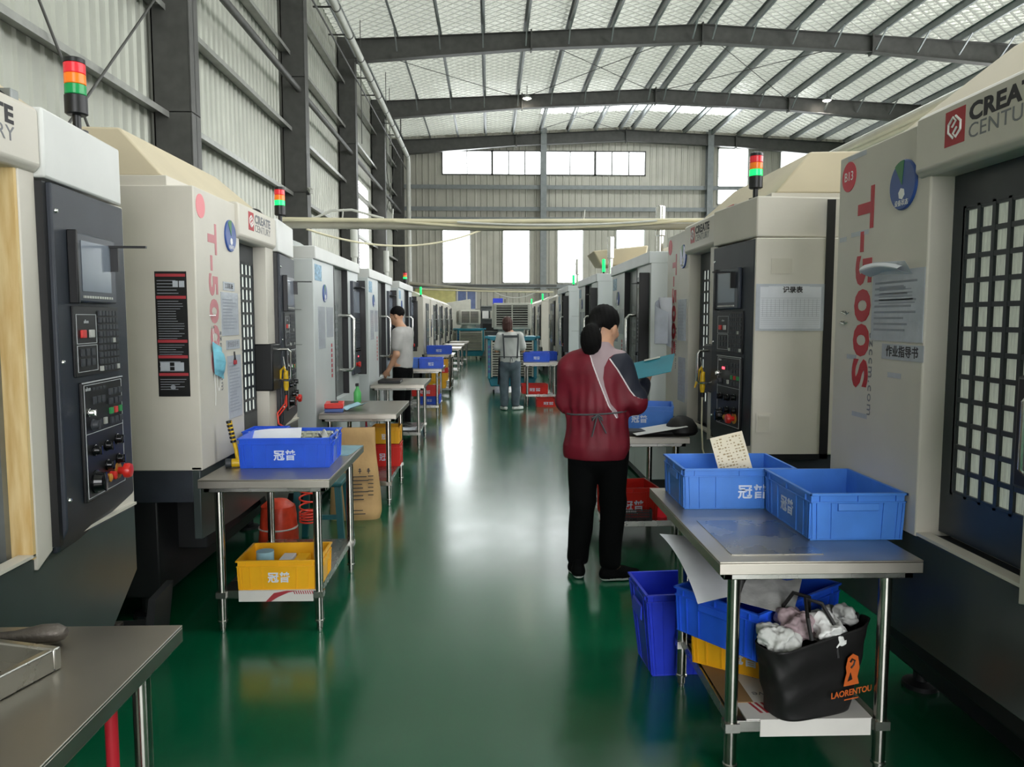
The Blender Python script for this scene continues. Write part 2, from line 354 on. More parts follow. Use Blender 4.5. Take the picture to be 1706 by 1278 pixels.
struct(MB().box(-3.3, -1.5, YF - .06, YF - .01, 2.0, 2.95).box(-3.3, -2.1, YF - .05, YF - .01, 1.0, 1.98).build('trim_1', 'yellow_panel'), 'pale yellow panel low on the far gable wall', 'wall panel')
mb = MB(); corr(mb, 'x', XL, -1, 0, 9.98, YB, 1, pitch=.3); corr(mb, 'x', 4, XR, 0, 9.98, YB, 1, pitch=.3); corr(mb, 'x', -1, 4, 5.2, 9.98, YB, 1, pitch=.3); struct(mb.build('wall_near', 'cladding', smooth=0), 'ribbed cladding of the wall behind the camera with a wide gate opening', 'wall')
# right wall with an unseen window band added to light the hall
mb = MB(); corr(mb, 'y', YB, YF, 0, 3.0, XR, -1, pitch=.3); corr(mb, 'y', YB, YF, 7.4, ZE, XR, -1, pitch=.3); corr(mb, 'y', 25, YF, 3.0, 7.4, XR, -1, pitch=.3); corr(mb, 'y', YB, -5, 3.0, 7.4, XR, -1, pitch=.3)
struct(mb.build('wall_right', 'cladding', smooth=0), 'ribbed cladding of the right wall with a long window band', 'wall')
# ceiling: foil insulation under wire mesh
cm = bpy.data.materials.new('foil_insulation'); cm.use_nodes = True; nt = cm.node_tree; b = nt.nodes['Principled BSDF']
tc = nd(nt, 'ShaderNodeTexCoord'); b.inputs['Base Color'].default_value = lin('#c2c4bd'); b.inputs['Roughness'].default_value = .28; b.inputs['Metallic'].default_value = .5
n1 = nd(nt, 'ShaderNodeTexNoise'); n1.inputs['Scale'].default_value = 2.0; n1.inputs['Detail'].default_value = 4; n1.inputs['Roughness'].default_value = .65
nt.links.new(tc.outputs['Object'], n1.inputs['Vector'])
hs = []
for sg in (1, -1):
    mp = nd(nt, 'ShaderNodeMapping'); mp.inputs['Rotation'].default_value = (0, 0, sg * .85); nt.links.new(tc.outputs['Object'], mp.inputs[0])
    wv = nd(nt, 'ShaderNodeTexWave'); wv.inputs['Scale'].default_value = 1.3; wv.inputs['Distortion'].default_value = .7; nt.links.new(mp.outputs[0], wv.inputs['Vector'])
    pw = nd(nt, 'ShaderNodeMath', operation='POWER'); pw.inputs[1].default_value = 14; nt.links.new(wv.outputs['Fac'], pw.inputs[0]); hs.append(pw)
ad = nd(nt, 'ShaderNodeMath', operation='MAXIMUM'); nt.links.new(hs[0].outputs[0], ad.inputs[0]); nt.links.new(hs[1].outputs[0], ad.inputs[1])
mc = nd(nt, 'ShaderNodeMix', data_type='RGBA'); mc.inputs[6].default_value = lin('#c4c4b8'); mc.inputs[7].default_value = lin('#74756e')
ml = nd(nt, 'ShaderNodeMath', operation='MULTIPLY'); ml.inputs[1].default_value = .8; nt.links.new(ad.outputs[0], ml.inputs[0])
nt.links.new(ml.outputs[0], mc.inputs[0]); nt.links.new(mc.outputs[2], b.inputs['Base Color'])
sm = nd(nt, 'ShaderNodeMath', operation='SUBTRACT'); nt.links.new(n1.outputs['Fac'], sm.inputs[0]); nt.links.new(ml.outputs[0], sm.inputs[1])
bp = nd(nt, 'ShaderNodeBump'); bp.inputs['Strength'].default_value = 1.0; bp.inputs['Distance'].default_value = .3
nt.links.new(sm.outputs[0], bp.inputs['Height']); nt.links.new(bp.outputs[0], b.inputs['Normal']); M['foil'] = cm
tl = nd(nt, 'ShaderNodeBsdfTranslucent'); tl.inputs[0].default_value = (.73, .75, .70, 1); nt.links.new(bp.outputs[0], tl.inputs['Normal'])
mxs = nd(nt, 'ShaderNodeMixShader'); mxs.inputs[0].default_value = .3; nt.links.new(b.outputs[0], mxs.inputs[1]); nt.links.new(tl.outputs[0], mxs.inputs[2]); nt.links.new(mxs.outputs[0], nt.nodes['Material Output'].inputs[0])  # translucency added so light from the roof lamp brightens the ceiling
mb = MB()
ys = sorted({YB, YF} | {v for s in SKYLIGHTS for v in (s[0], s[0] + 1.25)}); xs = sorted({XL, XRIDGE, XR} | {v for s in SKYLIGHTS for v in s[1:]})
for i in range(len(xs) - 1):
    for j in range(len(ys) - 1):
        cx, cy = (xs[i] + xs[i + 1]) / 2, (ys[j] + ys[j + 1]) / 2
        if any(s[0] < cy < s[0] + 1.25 and s[1] < cx < s[2] for s in SKYLIGHTS): continue
        mb.hexa([(xs[a], ys[c], roofz(xs[a])) for a, c in ((i, j), (i + 1, j), (i + 1, j + 1), (i, j + 1))], [(xs[a], ys[c], roofz(xs[a]) + .05) for a, c in ((i, j), (i + 1, j), (i + 1, j + 1), (i, j + 1))])
struct(mb.build('ceiling', 'foil', smooth=0), 'silvery foil insulation held by wire mesh under the roof', 'ceiling')
for i, (y0, x0, x1) in enumerate(SKYLIGHTS):
    m = MB()
    for a, c in ((x0, XRIDGE), (XRIDGE, x1)):
        m.hexa([(a, y0, roofz(a) + .02), (c, y0, roofz(c) + .02), (c, y0 + 1.25, roofz(c) + .02), (a, y0 + 1.25, roofz(a) + .02)], [(a, y0, roofz(a) + .03), (c, y0, roofz(c) + .03), (c, y0 + 1.25, roofz(c) + .03), (a, y0 + 1.25, roofz(a) + .03)])
    struct(m.build('window_%d' % (41 + i), 'glass'), 'translucent skylight strip across the roof in bay %s' % ['one', 'two', 'three', 'next to the gable'][i], 'skylight')
# columns: H sections
COLY = [4.0, 10.15, 16.3, 22.3, 28.4, 34.4]
def hcol(x0, x1, y, z1, f=.3, sgn=1):
    m = MB(); m.box(x0, x1, y - .006, y + .006, 0, z1).box(x1 - .016, x1, y - f / 2, y + f / 2, 0, z1).box(x0, x0 + .016, y - f / 2, y + f / 2, 0, z1)
    for z in (4.1, 6.4, 8.4): m.box(x0, x1, y - f / 2, y + f / 2, z, z + .012)
    return m
for i, y in enumerate(COLY):
    m = hcol(XL + .06, -3.72, y, 9.3); m.box(XL + .06, -3.74, y - .15, y - .14, 0, 9.3)
    struct(m.build('column', 'steel_frame'), 'grey steel column on the left wall, %s along it' % ['first', 'second', 'third', 'fourth', 'fifth', 'last'][i], 'column')
for i, y in enumerate(COLY[:]):
    struct(hcol(XR - .6, XR - .06, y, 9.3).build('column', 'steel_frame'), 'grey steel column on the right wall, %s along it' % ['first', 'second', 'third', 'fourth', 'fifth', 'last'][i], 'column')
for i, x in enumerate([2.41, 9.78]):
    m = MB(); m.box(x - .01, x + .01, YF - .4, YF - .05, 0, 9.8).box(x - .13, x + .13, YF - .42, YF - .4, 0, 9.8).box(x - .13, x + .13, YF - .06, YF - .045, 0, 9.8)
    struct(m.build('column', 'steel_frame_light'), ['grey gable post between the two upper window strips', 'grey gable post left of the tall right window'][i], 'column')
# rafters: tapered I beams with connection plates
for i, y in enumerate(COLY[1:]):
    m = MB()
    def seg(xa, xb, zt0, zt1, d0, d1):
        m.hexa([(xa, y - .006, zt0 - d0), (xb, y - .006, zt1 - d1), (xb, y + .006, zt1 - d1), (xa, y + .006, zt0 - d0)], [(xa, y - .006, zt0), (xb, y - .006, zt1), (xb, y + .006, zt1), (xa, y + .006, zt0)])
        for o0, o1 in ((0, 0), (-d0, -d1)):
            m.hexa([(xa, y - .12, zt0 + o0 - .016), (xb, y - .12, zt1 + o1 - .016), (xb, y + .12, zt1 + o1 - .016), (xa, y + .12, zt0 + o0 - .016)], [(xa, y - .12, zt0 + o0), (xb, y - .12, zt1 + o1), (xb, y + .12, zt1 + o1), (xa, y + .12, zt0 + o0)])
    top = lambda x: roofz(x) - .2
    for (xa, xb, d0, d1) in ((XL + .1, 1.2, .62, .45), (1.2, XRIDGE, .45, .48), (XRIDGE, 10.9, .48, .45), (10.9, XR - .1, .45, .62)): seg(xa, xb, top(xa), top(xb), d0, d1)
    for x, d in ((1.2, .45), (XRIDGE, .48), (10.9, .45)): m.box(x - .02, x + .02, y - .13, y + .13, top(x) - d - .07, top(x) + .05)
    struct(m.build('rafter', 'steel_frame'), 'grey tapered steel rafter spanning the roof, %s from the gable' % ['fifth', 'fourth', 'third', 'second', 'nearest'][i], 'rafter')
# purlins
px = [XL + .5 + k * 1.2 for k in range(8)] + [XRIDGE - .28, XRIDGE + .28] + [XR - .5 - k * 1.2 for k in range(8)]
for k, x in enumerate(px):
    z = roofz(x); m = MB(); m.box(x - .003, x + .003, 8, YF - .1, z - .2, z - .01).box(x, x + .06, 8, YF - .1, z - .2, z - .194).box(x - .06, x, 8, YF - .1, z - .016, z - .01)
    for y in COLY[2:5]: m.hexa([(x - .02, y - .7, z - .2), (x + .02, y - .7, z - .2), (x + .02, y - .1, z - .6), (x - .02, y - .1, z - .6)], [(x - .02, y - .7, z - .17), (x + .02, y - .7, z - .17), (x + .02, y - .07, z - .57), (x - .02, y - .07, z - .57)])
    o = struct(m.build('purlin', 'steel_frame_light'), 'long grey roof purlin running the length of the hall', 'purlin'); o['group'] = 'roof purlins'
# roof bracing rods
for k, (a, c) in enumerate([((1.2, 22.3), (6, 28.4)), ((6, 22.3), (1.2, 28.4)), ((6, 22.3), (10.9, 28.4)), ((10.9, 22.3), (6, 28.4)), ((-4, 22.3), (1.2, 28.4)), ((1.2, 28.4), (6, 34.4)), ((6, 28.4), (1.2, 34.4))]):
    o = struct(MB().cyl((a[0], a[1], roofz(a[0]) - .3), (c[0], c[1], roofz(c[0]) - .3), .012, n=6).build('brace_rod', 'steel_frame'), 'thin steel bracing rod crossing under the roof', 'brace'); o['group'] = 'roof bracing rods'
# girts and struts of the left wall
for k, z in enumerate([2.8, 4.1, 5.4, 6.9, 8.1]):
    m = MB(); m.box(XL + .03, XL + .25, YB, YF, z, z + .006).box(XL + .245, XL + .25, YB, YF, z - .07, z).box(XL + .03, XL + .036, YB, YF, z, z + .06)
    struct(m.build('girt', 'girt'), 'galvanised wall girt along the left wall, %s from the floor' % ['first', 'second', 'third', 'fourth', 'fifth'][k], 'girt')
for k, z in enumerate([1.2, 2.95, 5.9, 6.35, 7.3]):
    struct(MB().box(XL, XR, YF - .2, YF - .05, z, z + .1).box(XL, XR, YF - .2, YF - .19, z - .08, z).build('girt', 'steel_frame_light'), 'grey horizontal girt on the far gable wall, %s from the floor' % ['first', 'second', 'third', 'fourth', 'fifth'][k], 'girt')
struct(MB().cyl((-3.85, YB, 6.15), (-3.85, YF, 6.15), .06, n=12).build('strut', 'steel_frame'), 'round steel strut running along the left wall between columns', 'strut')
for i, (p, q) in enumerate([((XL + .3, 6.4, 5.2), (XL + .3, 9.4, 1.6)), ((XL + .3, 9.9, 5.6), (XL + .3, 5.9, 1.8)), ((XL + .3, 28.5, 8.8), (XL + .3, 34.2, 4.2)), ((XL + .3, 34.2, 8.8), (XL + .3, 28.5, 4.2))]):
    struct(MB().cyl(p, q, .014, n=8).build('brace_rod', 'steel_frame'), 'thin steel cross brace on the left wall, %s' % ['falling away in the first bay', 'rising away in the first bay', 'falling away in the last bay', 'rising away in the last bay'][i], 'brace')
# pipes
r = tag(empty('downpipe', (-3.3, 32.3, 0)), 'white plastic rainwater pipe running high along the left wall and down near the gable', 'pipe', kind='structure')
m = MB(); m.tube([(0, -26, 8.35), (0, -.3, 8.1), (0, -.08, 8.02), (0, 0, 7.8), (0, 0, 0)], .085, n=14); m.build('pipe_run', 'pvc', r)
m = MB()
for k in range(16): m.lathe([(.1, -.03), (.1, .03)], (0, -.5 - 1.6 * k, 8.11 + .25 * (.5 + 1.6 * k) / 26), n=14, ax='y'); m.box(-.5, .0, -.52 - 1.6 * k, -.48 - 1.6 * k, 8.1 + .25 * (.5 + 1.6 * k) / 26, 8.13 + .25 * (.5 + 1.6 * k) / 26)
m.build('pipe_clamp', 'steel_frame', r)
for i, (x, z, rr) in enumerate([(-3.55, 8.5, .03), (-3.62, 8.75, .03), (-3.42, 7.7, .02)]):
    struct(MB().cyl((x, 2, z), (x, 33, z), rr, n=8).build('conduit', ['steel_frame_light', 'pvc', 'steel_frame'][i]), ['grey conduit beside the rainwater pipe', 'pale conduit above the rainwater pipe', 'thin dark conduit below the rainwater pipe'][i], 'conduit')
# vertical drop rods by the columns
for i, (x, y) in enumerate([(-3.4, 21.2), (-3.3, 25.5), (-3.4, 27.2), (-3.35, 30.0), (-3.45, 31.1)]):
    o = struct(MB().cyl((x, y, 6.2), (x, y, 9.4), .012, n=6).build('hanger_rod', 'steel_frame'), 'thin vertical hanger rod beside the rainwater pipe', 'rod'); o['group'] = 'hanger rods by the left wall'
# high-bay lamps
for i, (x, y, z) in enumerate([(1.36, 27.9, 9.28), (12.1, 27.9, 9.3)]):
    r = thing('high_bay_lamp', ['lit high bay lamp under the rafter on the left', 'lit high bay lamp under the rafter on the right above the machines'][i], 'lamp', (x, y, z))
    MB().cyl((0, 0, .1), (0, 0, roofz(x) - z - .02), .012, n=8).build('rod', 'steel_frame', r)
    MB().lathe([(.03, .14), (.06, .12), (.16, .03), (.17, 0)], n=20).build('shade', 'grey_metal', r)
    MB().lathe([(.01, -.03), (.1, -.025), (.14, .0), (.01, .005)], n=20).build('bulb', 'lamp_lit', r)
    l = bpy.data.lights.new('lamp_light', 'SPOT'); l.energy = 250; l.spot_size = 2.2; l.color = (1, .95, .88); l.shadow_soft_size = .12
    o = bpy.data.objects.new('lamp_light', l); C.objects.link(o); o.parent = r; o.location = (0, 0, -.06)
# ================================================================ machines
def wloc(side, y0, u, d, z):      # machine-local (u along front from the viewer's left, d depth behind the front) to world
    return (-1.4 - d, y0 + u, z) if side == 'L' else (1.4 + d, y0 - u, z)
def mroot(name, label, side, y0): return thing(name, label, 'machine', (-1.4 if side == 'L' else 1.4, y0, 0), PI / 2 if side == 'L' else -PI / 2)
FR = (PI / 2, 0, 0)
def tower(root, u, d, z, lit=True, green_only=False):
    t = MB().cyl((0, 0, 0), (0, 0, .07), .014, n=12).cyl((0, 0, .0), (0, 0, .008), .035, n=16).build('signal_tower', 'black', root, loc=(u, d, z))
    if green_only:
        MB().lathe([(.02, .0), (.022, .01), (.022, .16), (.015, .165)], (0, 0, .03), n=16).build('green_light', 'green_lit', t); return t
    MB().lathe([(.03, .06), (.037, .065), (.037, .125), (.034, .128)], n=20).build('tower_base', 'black', t)
    for k, (n, m) in enumerate([('green_light', 'green_lit' if lit else 'green_glass'), ('amber_light', 'amber_glass'), ('red_light', 'red_glass')]):
        z0 = .128 + k * .036; MB().lathe([(.033, z0), (.035, z0 + .002), (.035, z0 + .033), (.033, z0 + .035)], n=20).build(n, m, t)
    MB().lathe([(.035, .236), (.035, .25), (.028, .254)], n=20).build('tower_cap', 'black', t)
    return t
def dial(root, u, z, r=.088, cut=True):
    o = MB().lathe([(r, 0), (r, -.006), (r - .004, -.009)], n=36, ax='y').build('status_dial', 'dial_blue', root, loc=(u, 0, z))
    m = MB(); pts = [(0, 0)] + [(r * .97 * math.cos(a), r * .97 * math.sin(a)) for a in (1.45, 1.6, 1.75, 1.9, 2.05, 2.2)]
    m.prism(pts, 'y', -.0105, -.009); m.build('dial_pointer', 'dial_green', o)
    m = MB(); m.cyl((0, -.0105, -.03), (0, -.009, -.03), .02, n=6); m.build('emblem', 'white', o)
    text('设备状态', 'white', o, (0, -.0095, -.062), FR, size=.022, ext=.0004)
    return o
def lines(m, x0, x1, z0, z1, n, y, mi=1, h=.35, fill=(.6, 1.)):
    st = (z1 - z0) / n
    for k in range(n):
        w = (x1 - x0) * random.uniform(*fill); z = z0 + k * st
        m.box(x0, x0 + w, y - .0004, y, z + st * .3, z + st * (.3 + h), mi)
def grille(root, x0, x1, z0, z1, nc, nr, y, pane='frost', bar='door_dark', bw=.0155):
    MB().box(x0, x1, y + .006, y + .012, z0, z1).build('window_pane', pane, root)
    m = MB(); cw = (x1 - x0) / nc; ch = (z1 - z0) / nr
    for i in range(nc + 1): x = x0 + i * cw; m.box(x - bw / 2, x + bw / 2, y - .004, y + .008, z0 - bw / 2, z1 + bw / 2)
    for j in range(nr + 1): z = z0 + j * ch; m.box(x0, x1, y - .003, y + .007, z - bw / 2, z + bw / 2)
    m.build('window_grille', bar, root)
def knob(parent, x, z, r=.016, name='knob', m='black_gloss', y=-.048, h=.02):
    o = MB().lathe([(r * 1.15, 0), (r * 1.15, -.004), (r, -.005), (r * .85, -h), (r * .7, -h - .002)], n=18, ax='y').box(-r * .18, r * .18, -h - .006, -h, -r * .9, r * .9).build(name, m, parent, loc=(x, y, z))
    return o
def console_T(root, hi, lit=True):
    P = -.035                                             # proud face
    m = MB()
    m.prism([(P, .84), (P, 1.945), (.02, 1.945), (.02, .76), (.0, .76)], 'x', 1.36, 1.94)
    c = m.build('console', 'charcoal', root, bevel=.006)
    MB().box(1.335, 1.36, -.02, .02, .79, 1.945).build('console_edge', 'black', c)
    # display
    d = MB().box(1.46, 1.79, P - .022, P, 1.575, 1.805).build('display', 'bezel', c, bevel=.006)
    MB().box(1.45, 1.465, P - .03, P, 1.57, 1.81).build('display_edge', 'black', d, bevel=.003)
    MB().box(1.50, 1.74, P - .0235, P - .0215, 1.612, 1.78).build('screen', 'screen', d)
    if hi:
        k = MB()
        for i in range(12): k.box(1.503 + i * .0205, 1.515 + i * .0205, P - .027, P - .022, 1.589, 1.597)
        k.build('soft_key', 'key_light', d)
    # pendant hook beside the display
    if hi: MB().box(1.74, 1.752, P - .05, P - .022, 1.69, 1.78).box(1.73, 1.745, P - .15, P - .022, 1.775, 1.783).build('hook_bracket', 'black', c)
    # keyboard plate
    kp = MB().box(1.455, 1.83, P - .008, P, 1.325, 1.562).build('keyboard', 'black', c, bevel=.002)
    k = MB(); x0 = 1.648
    for j in range(9):
        for i in range(6):
            mi = 1 if (i >= 3 and 4 <= 8 - j + 0 < 8 and j in (5, 6, 7)) or (j == 0 and i in (0, 5)) or (j == 4 and i == 4) else 0
            k.box(x0 + i * .029, x0 + i * .029 + .021, P - .014, P - .008, 1.335 + j * .0245, 1.352 + j * .0245, mi)
    for j in range(2):
        for i in range(3): k.box(1.495 + i * .042, 1.523 + i * .042, P - .012, P - .008, 1.36 + j * .034, 1.384 + j * .034, 0)
    k.build('key', ['key', 'key_light'], kp)
    q = MB()
    for (a, b_, e, f) in ((1.472, 1.63, 1.34, 1.43), (1.472, 1.63, 1.435, 1.535)):
        q.box(a, b_, P - .0095, P - .008, e, e + .002).box(a, b_, P - .0095, P - .008, f - .002, f).box(a, a + .002, P - .0095, P - .008, e, f).box(b_ - .002, b_, P - .0095, P - .008, e, f)
    q.build('panel_line', 'line_white', kp)
    MB().box(1.50, 1.535, P - .016, P - .008, 1.455, 1.482).build('power_on_button', 'key_red', kp, bevel=.002)
    MB().box(1.565, 1.60, P - .016, P - .008, 1.455, 1.482).build('power_off_button', 'key_light', kp, bevel=.002)
    # operator panel
    op = MB().box(1.485, 1.83, P - .012, P, .895, 1.305).build('operator_panel', 'black', c, bevel=.003)
    q = MB(); a, b_, e, f = 1.497, 1.82, .905, 1.295
    q.box(a, b_, P - .0135, P - .012, e, e + .002).box(a, b_, P - .0135, P - .012, f - .002, f).box(a, a + .002, P - .0135, P - .012, e, f).box(b_ - .002, b_, P - .0135, P - .012, e, f).box(a, b_, P - .0135, P - .012, 1.125, 1.127)
    q.box(1.485, 1.83, P - .0155, P - .012, 1.301, 1.305)
    q.build('panel_line', 'line_white', op)
    k = MB()
    for j in range(4):
        for i in range(3):
            mi = 0
            if j == 1: mi = [3, 2, 3][i]
            k.box(1.70 + i * .04, 1.726 + i * .04, P - .019, P - .012, 1.14 + j * .035, 1.162 + j * .035, mi)
    for i in range(3): k.box(1.565 + i * .035, 1.59 + i * .035, P - .016, P - .012, 1.225, 1.25, 0)
    for i in range(2): k.box(1.60 + i * .045, 1.622 + i * .045, P - .019, P - .012, 1.145, 1.168, i)
    for i in range(4): k.box(1.565 + i * .03, 1.585 + i * .03, P - .0135, P - .012, 1.272, 1.282, 0)
    k.build('key', ['key', 'key_light', 'key_red', 'key_green'], op)
    if lit: MB().box(1.575, 1.592, P - .018, P - .012, 1.226, 1.24).box(1.60, 1.612, P - .018, P - .012, 1.226, 1.24).build('indicator_light', 'led_red', op)
    knob(op, 1.525, 1.20, .012, 'key_switch', 'chrome'); knob(op, 1.555, 1.155, .017, 'key_switch', 'key')
    for (x, z) in ((1.56, 1.065), (1.66, 1.065), (1.755, 1.075), (1.66, .995), (1.76, 1.0)): knob(op, x, z, .017, 'selector_knob')
    knob(op, 1.56, .955, .036, 'handwheel', y=-.048, h=.03)
    for x, mm in ((1.645, 'amber_ring'), (1.69, 'estop')):
        MB().lathe([(.016, 0), (.015, -.018), (.012, -.02)], n=18, ax='y').build('push_button', mm, op, loc=(x, P - .012, .95))
    MB().lathe([(.030, 0), (.030, -.004)], n=24, ax='y').build('button_ring', 'amber_ring', op, loc=(1.755, P - .012, .955))
    es = MB().lathe([(.014, 0), (.014, -.02), (.027, -.024), (.028, -.036), (.024, -.046), (.01, -.049)], n=24, ax='y').build('emergency_stop', 'estop', op, loc=(1.755, P - .014, .955))
    if hi:
        for z in (.93, 1.38, 1.86): MB().lathe([(.008, 0), (.006, -.005), (.002, -.006)], n=12, ax='y').build('screw', 'chrome', c, loc=(1.385, P, z))
        text('aikun', 'line_white', op, (1.53, P - .0125, 1.28), FR, size=.02, ext=.0004)
        text('aikun', 'line_white', kp, (1.55, P - .0085, 1.51), FR, size=.018, ext=.0004)
    return c
def swing(o, a=math.radians(5)):       # the console leaf stands slightly turned about its door-side edge
    p = Vector((1.36, -.035, 0)); R = Matrix.Rotation(a, 4, 'Z'); o.matrix_basis = Matrix.Translation(p) @ R @ Matrix.Translation(-p); return o
def machine_T(label, side, y0, hi=True, open_=False, lit=True, badge='B13', pane='frost', tname='T-500S', faded=False, body='cream', tow=True):
    W_ = 1.95; r = mroot('machining_center', label, side, y0)
    m = MB(); m.box(0, .66, 0, .78, .78, 2.15).box(1.33, W_, .02, .78, .78, 1.95).box(0, .66, .78, 2.2, .78, 2.15).box(1.33, W_, .78, 2.2, .78, 2.15).box(.66, 1.33, 1.2, 2.2, .78, 2.15)
    m.box(.66, 1.33, .02, 1.2, 1.98, 2.15).box(.66, 1.33, .12, 1.2, .70, .80)
    m.build('enclosure', body, r, bevel=.006)
    MB().prism([(-.022, 1.985), (-.022, 2.15), (-.01, 2.165), (.5, 2.165), (.5, 1.965), (-.002, 1.965)], 'x', .60, 1.335).build('header_panel', body, r, bevel=.008)
    swing(MB().box(1.337, W_ - .002, -.03, .5, 1.955, 2.168).build('header_cap', 'panel_white' if side == 'L' else body, r, bevel=.008))
    m = MB(); m.hexa([(.02, .13, 2.14), (W_ - .1, .13, 2.14), (W_ - .1, 2.1, 2.14), (.02, 2.1, 2.14)], [(.02, .13, 2.2), (W_ - .1, .13, 2.2), (W_ - .1, 2.1, 2.2), (.02, 2.1, 2.2)])
    m.build('roof_deck', body, r, bevel=.004)
    m = MB(); m.hexa([(.03 if side == 'L' else .1, .15, 2.2), (1.85, .15, 2.2), (1.85, 2.0, 2.2), (.03 if side == 'L' else .1, 2.0, 2.2)],
                     [(.06 if side == 'L' else .5, .36, 2.43), (1.35 if side == 'L' else 1.8, .36, 2.43), (1.35 if side == 'L' else 1.8, 1.7, 2.46), (.06 if side == 'L' else .5, 1.7, 2.46)])
    m.build('hood', 'hood', r, bevel=.01)
    # door opening
    if not open_:
        gx0 = .72; gx1 = gx0 + .43
        d = MB().box(.66, gx0, .08, .115, .80, 1.98).box(gx1, 1.31, .08, .115, .80, 1.98).box(gx0, gx1, .08, .115, .80, .945).box(gx0, gx1, .08, .115, 1.855, 1.98).build('door', 'door_dark', r)
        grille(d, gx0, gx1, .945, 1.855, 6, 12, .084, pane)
        MB().box(1.16, 1.36, -.03, .10, 1.06, 1.36).build('latch_box', 'black', r, bevel=.01)
        h = MB().tube([(0, 0, 0), (0, -.06, 0), (0, -.075, -.015), (0, -.075, -.185), (0, -.06, -.20), (0, 0, -.20)], .008, n=10).build('handle', 'chrome', d, loc=(1.30, -.03, 1.32))
    else:
        MB().box(.66, 1.30, .80, .82, .80, 1.98).box(.64, .66, .02, .8, .8, 1.98).build('inner_wall', 'interior', r)
        MB().box(.66, .95, .09, .12, .8, 1.98).build('door', 'door_dark', r, bevel=.003)
        MB().box(1.15, 1.19, .13, .20, .92, 1.95).box(1.13, 1.22, .1, .26, .86, .93).box(1.0, 1.1, .2, .3, .80, .88).build('guide_rail', 'grey_metal', r, bevel=.004)
        MB().box(.7, 1.15, .5, .9, .80, .86).build('work_table', 'cast', r, bevel=.01)
        MB().box(1.235, 1.249, .004, .07, .78, 1.97).build('stained_jamb', 'yellowed', r); MB().box(1.21, 1.249, .07, .16, .78, 1.97).build('guide_column', 'grey_metal', r)
    pu = 1.25 if open_ else 1.17
    MB().prism([(pu, .74), (pu, 1.985), (1.335, 1.985), (1.335, .78)], 'y', .0, .12).build('door_post', body, r, bevel=.004)
    swing(console_T(r, hi, lit))
    # lower parts
    sk = [(0, .78), (0, .44), (.55, .41), (1.05, .41), (1.2, .2), (1.5, .2), (1.93, .52), (1.93, .78)] if side == 'L' else [(0, .78), (0, .40), (1.93, .44), (1.93, .78)]
    MB().prism(sk, 'y', .012, .05).build('front_skirt', 'skirt', r, bevel=.004)
    MB().box(.0, 1.93, .004, .05, .785, .795).build('skirt_edge', 'cream', r)
    MB().box(.01, 1.93, .05, 2.1, .62, .78).build('plinth_band', 'charcoal', r, bevel=.004)
    MB().box(.06, 1.88, .25, 1.9, .12, .62).box(.3, 1.6, .1, .4, .3, .6).build('machine_base', 'chassis', r, bevel=.01)
    for x, y in ((.14, .35), (1.8, .35), (.14, 1.7), (1.8, 1.7)): MB().lathe([(.07, 0), (.07, .02), (.03, .03), (.03, .13)], n=16).build('levelling_foot', 'chassis', r, loc=(x, y, 0))
    # decoration
    z0 = 2.08
    bd = MB().lathe([(.058, 0), (.058, -.002)], n=32, ax='y').build('number_badge', 'pink_badge' if faded else 'red_badge', r, loc=(.085, 0, 2.065))
    if badge == 'B13': text(badge, 'white', bd, (0, -.0022, 0), FR, size=.05, ext=.0004)
    lt = 'faded_red' if faded else 'red_paint'
    text(tname, lt, r, (.225, -.0008, 1.62), (PI / 2, PI / 2, 0), size=.165, ext=.0006, bold=.006, sx=1.48, space=1.08)
    text('szccm.com', 'ink_grey', r, (.315, -.0008, 1.30), (PI / 2, PI / 2, 0), size=.052, ext=.0005, sx=1.2, space=1.15)
    dial(r, .50, 1.965, .085)
    lg = MB().box(.765, .865, -.0228, -.0221, 2.03, 2.135).build('logo', 'logo_red', r)
    m = MB()
    for s in (1, -1):
        T = rotm(loc=(.815, -.0232, 2.0825)) @ Matrix.Rotation(PI if s < 0 else 0, 4, 'Y')
        mm = MB(T); mm.tube([(-.004, 0, -.032), (-.03, 0, -.012), (-.03, 0, .012), (-.008, 0, .03), (.006, 0, .018), (-.012, 0, .002)], .0042, n=6); m.add(mm.v, mm.f)
    m.build('logo_sign', 'white', lg)
    text('CREATE', 'ink' if not faded else 'ink_grey', r, (1.045, -.0226, 2.103), FR, size=.068, ext=.0005, bold=.0026, sx=1.28, space=1.05)
    text('CENTURY', 'ink_grey', r, (1.045, -.0226, 2.05), FR, size=.060, ext=.0004, sx=1.17, space=1.05)
    if tow: tower(r, (1.68 if side == 'L' else 1.80), .04 if side == 'L' else .06, 2.168, lit)
    # gloves and sensor on the roof edge
    return r
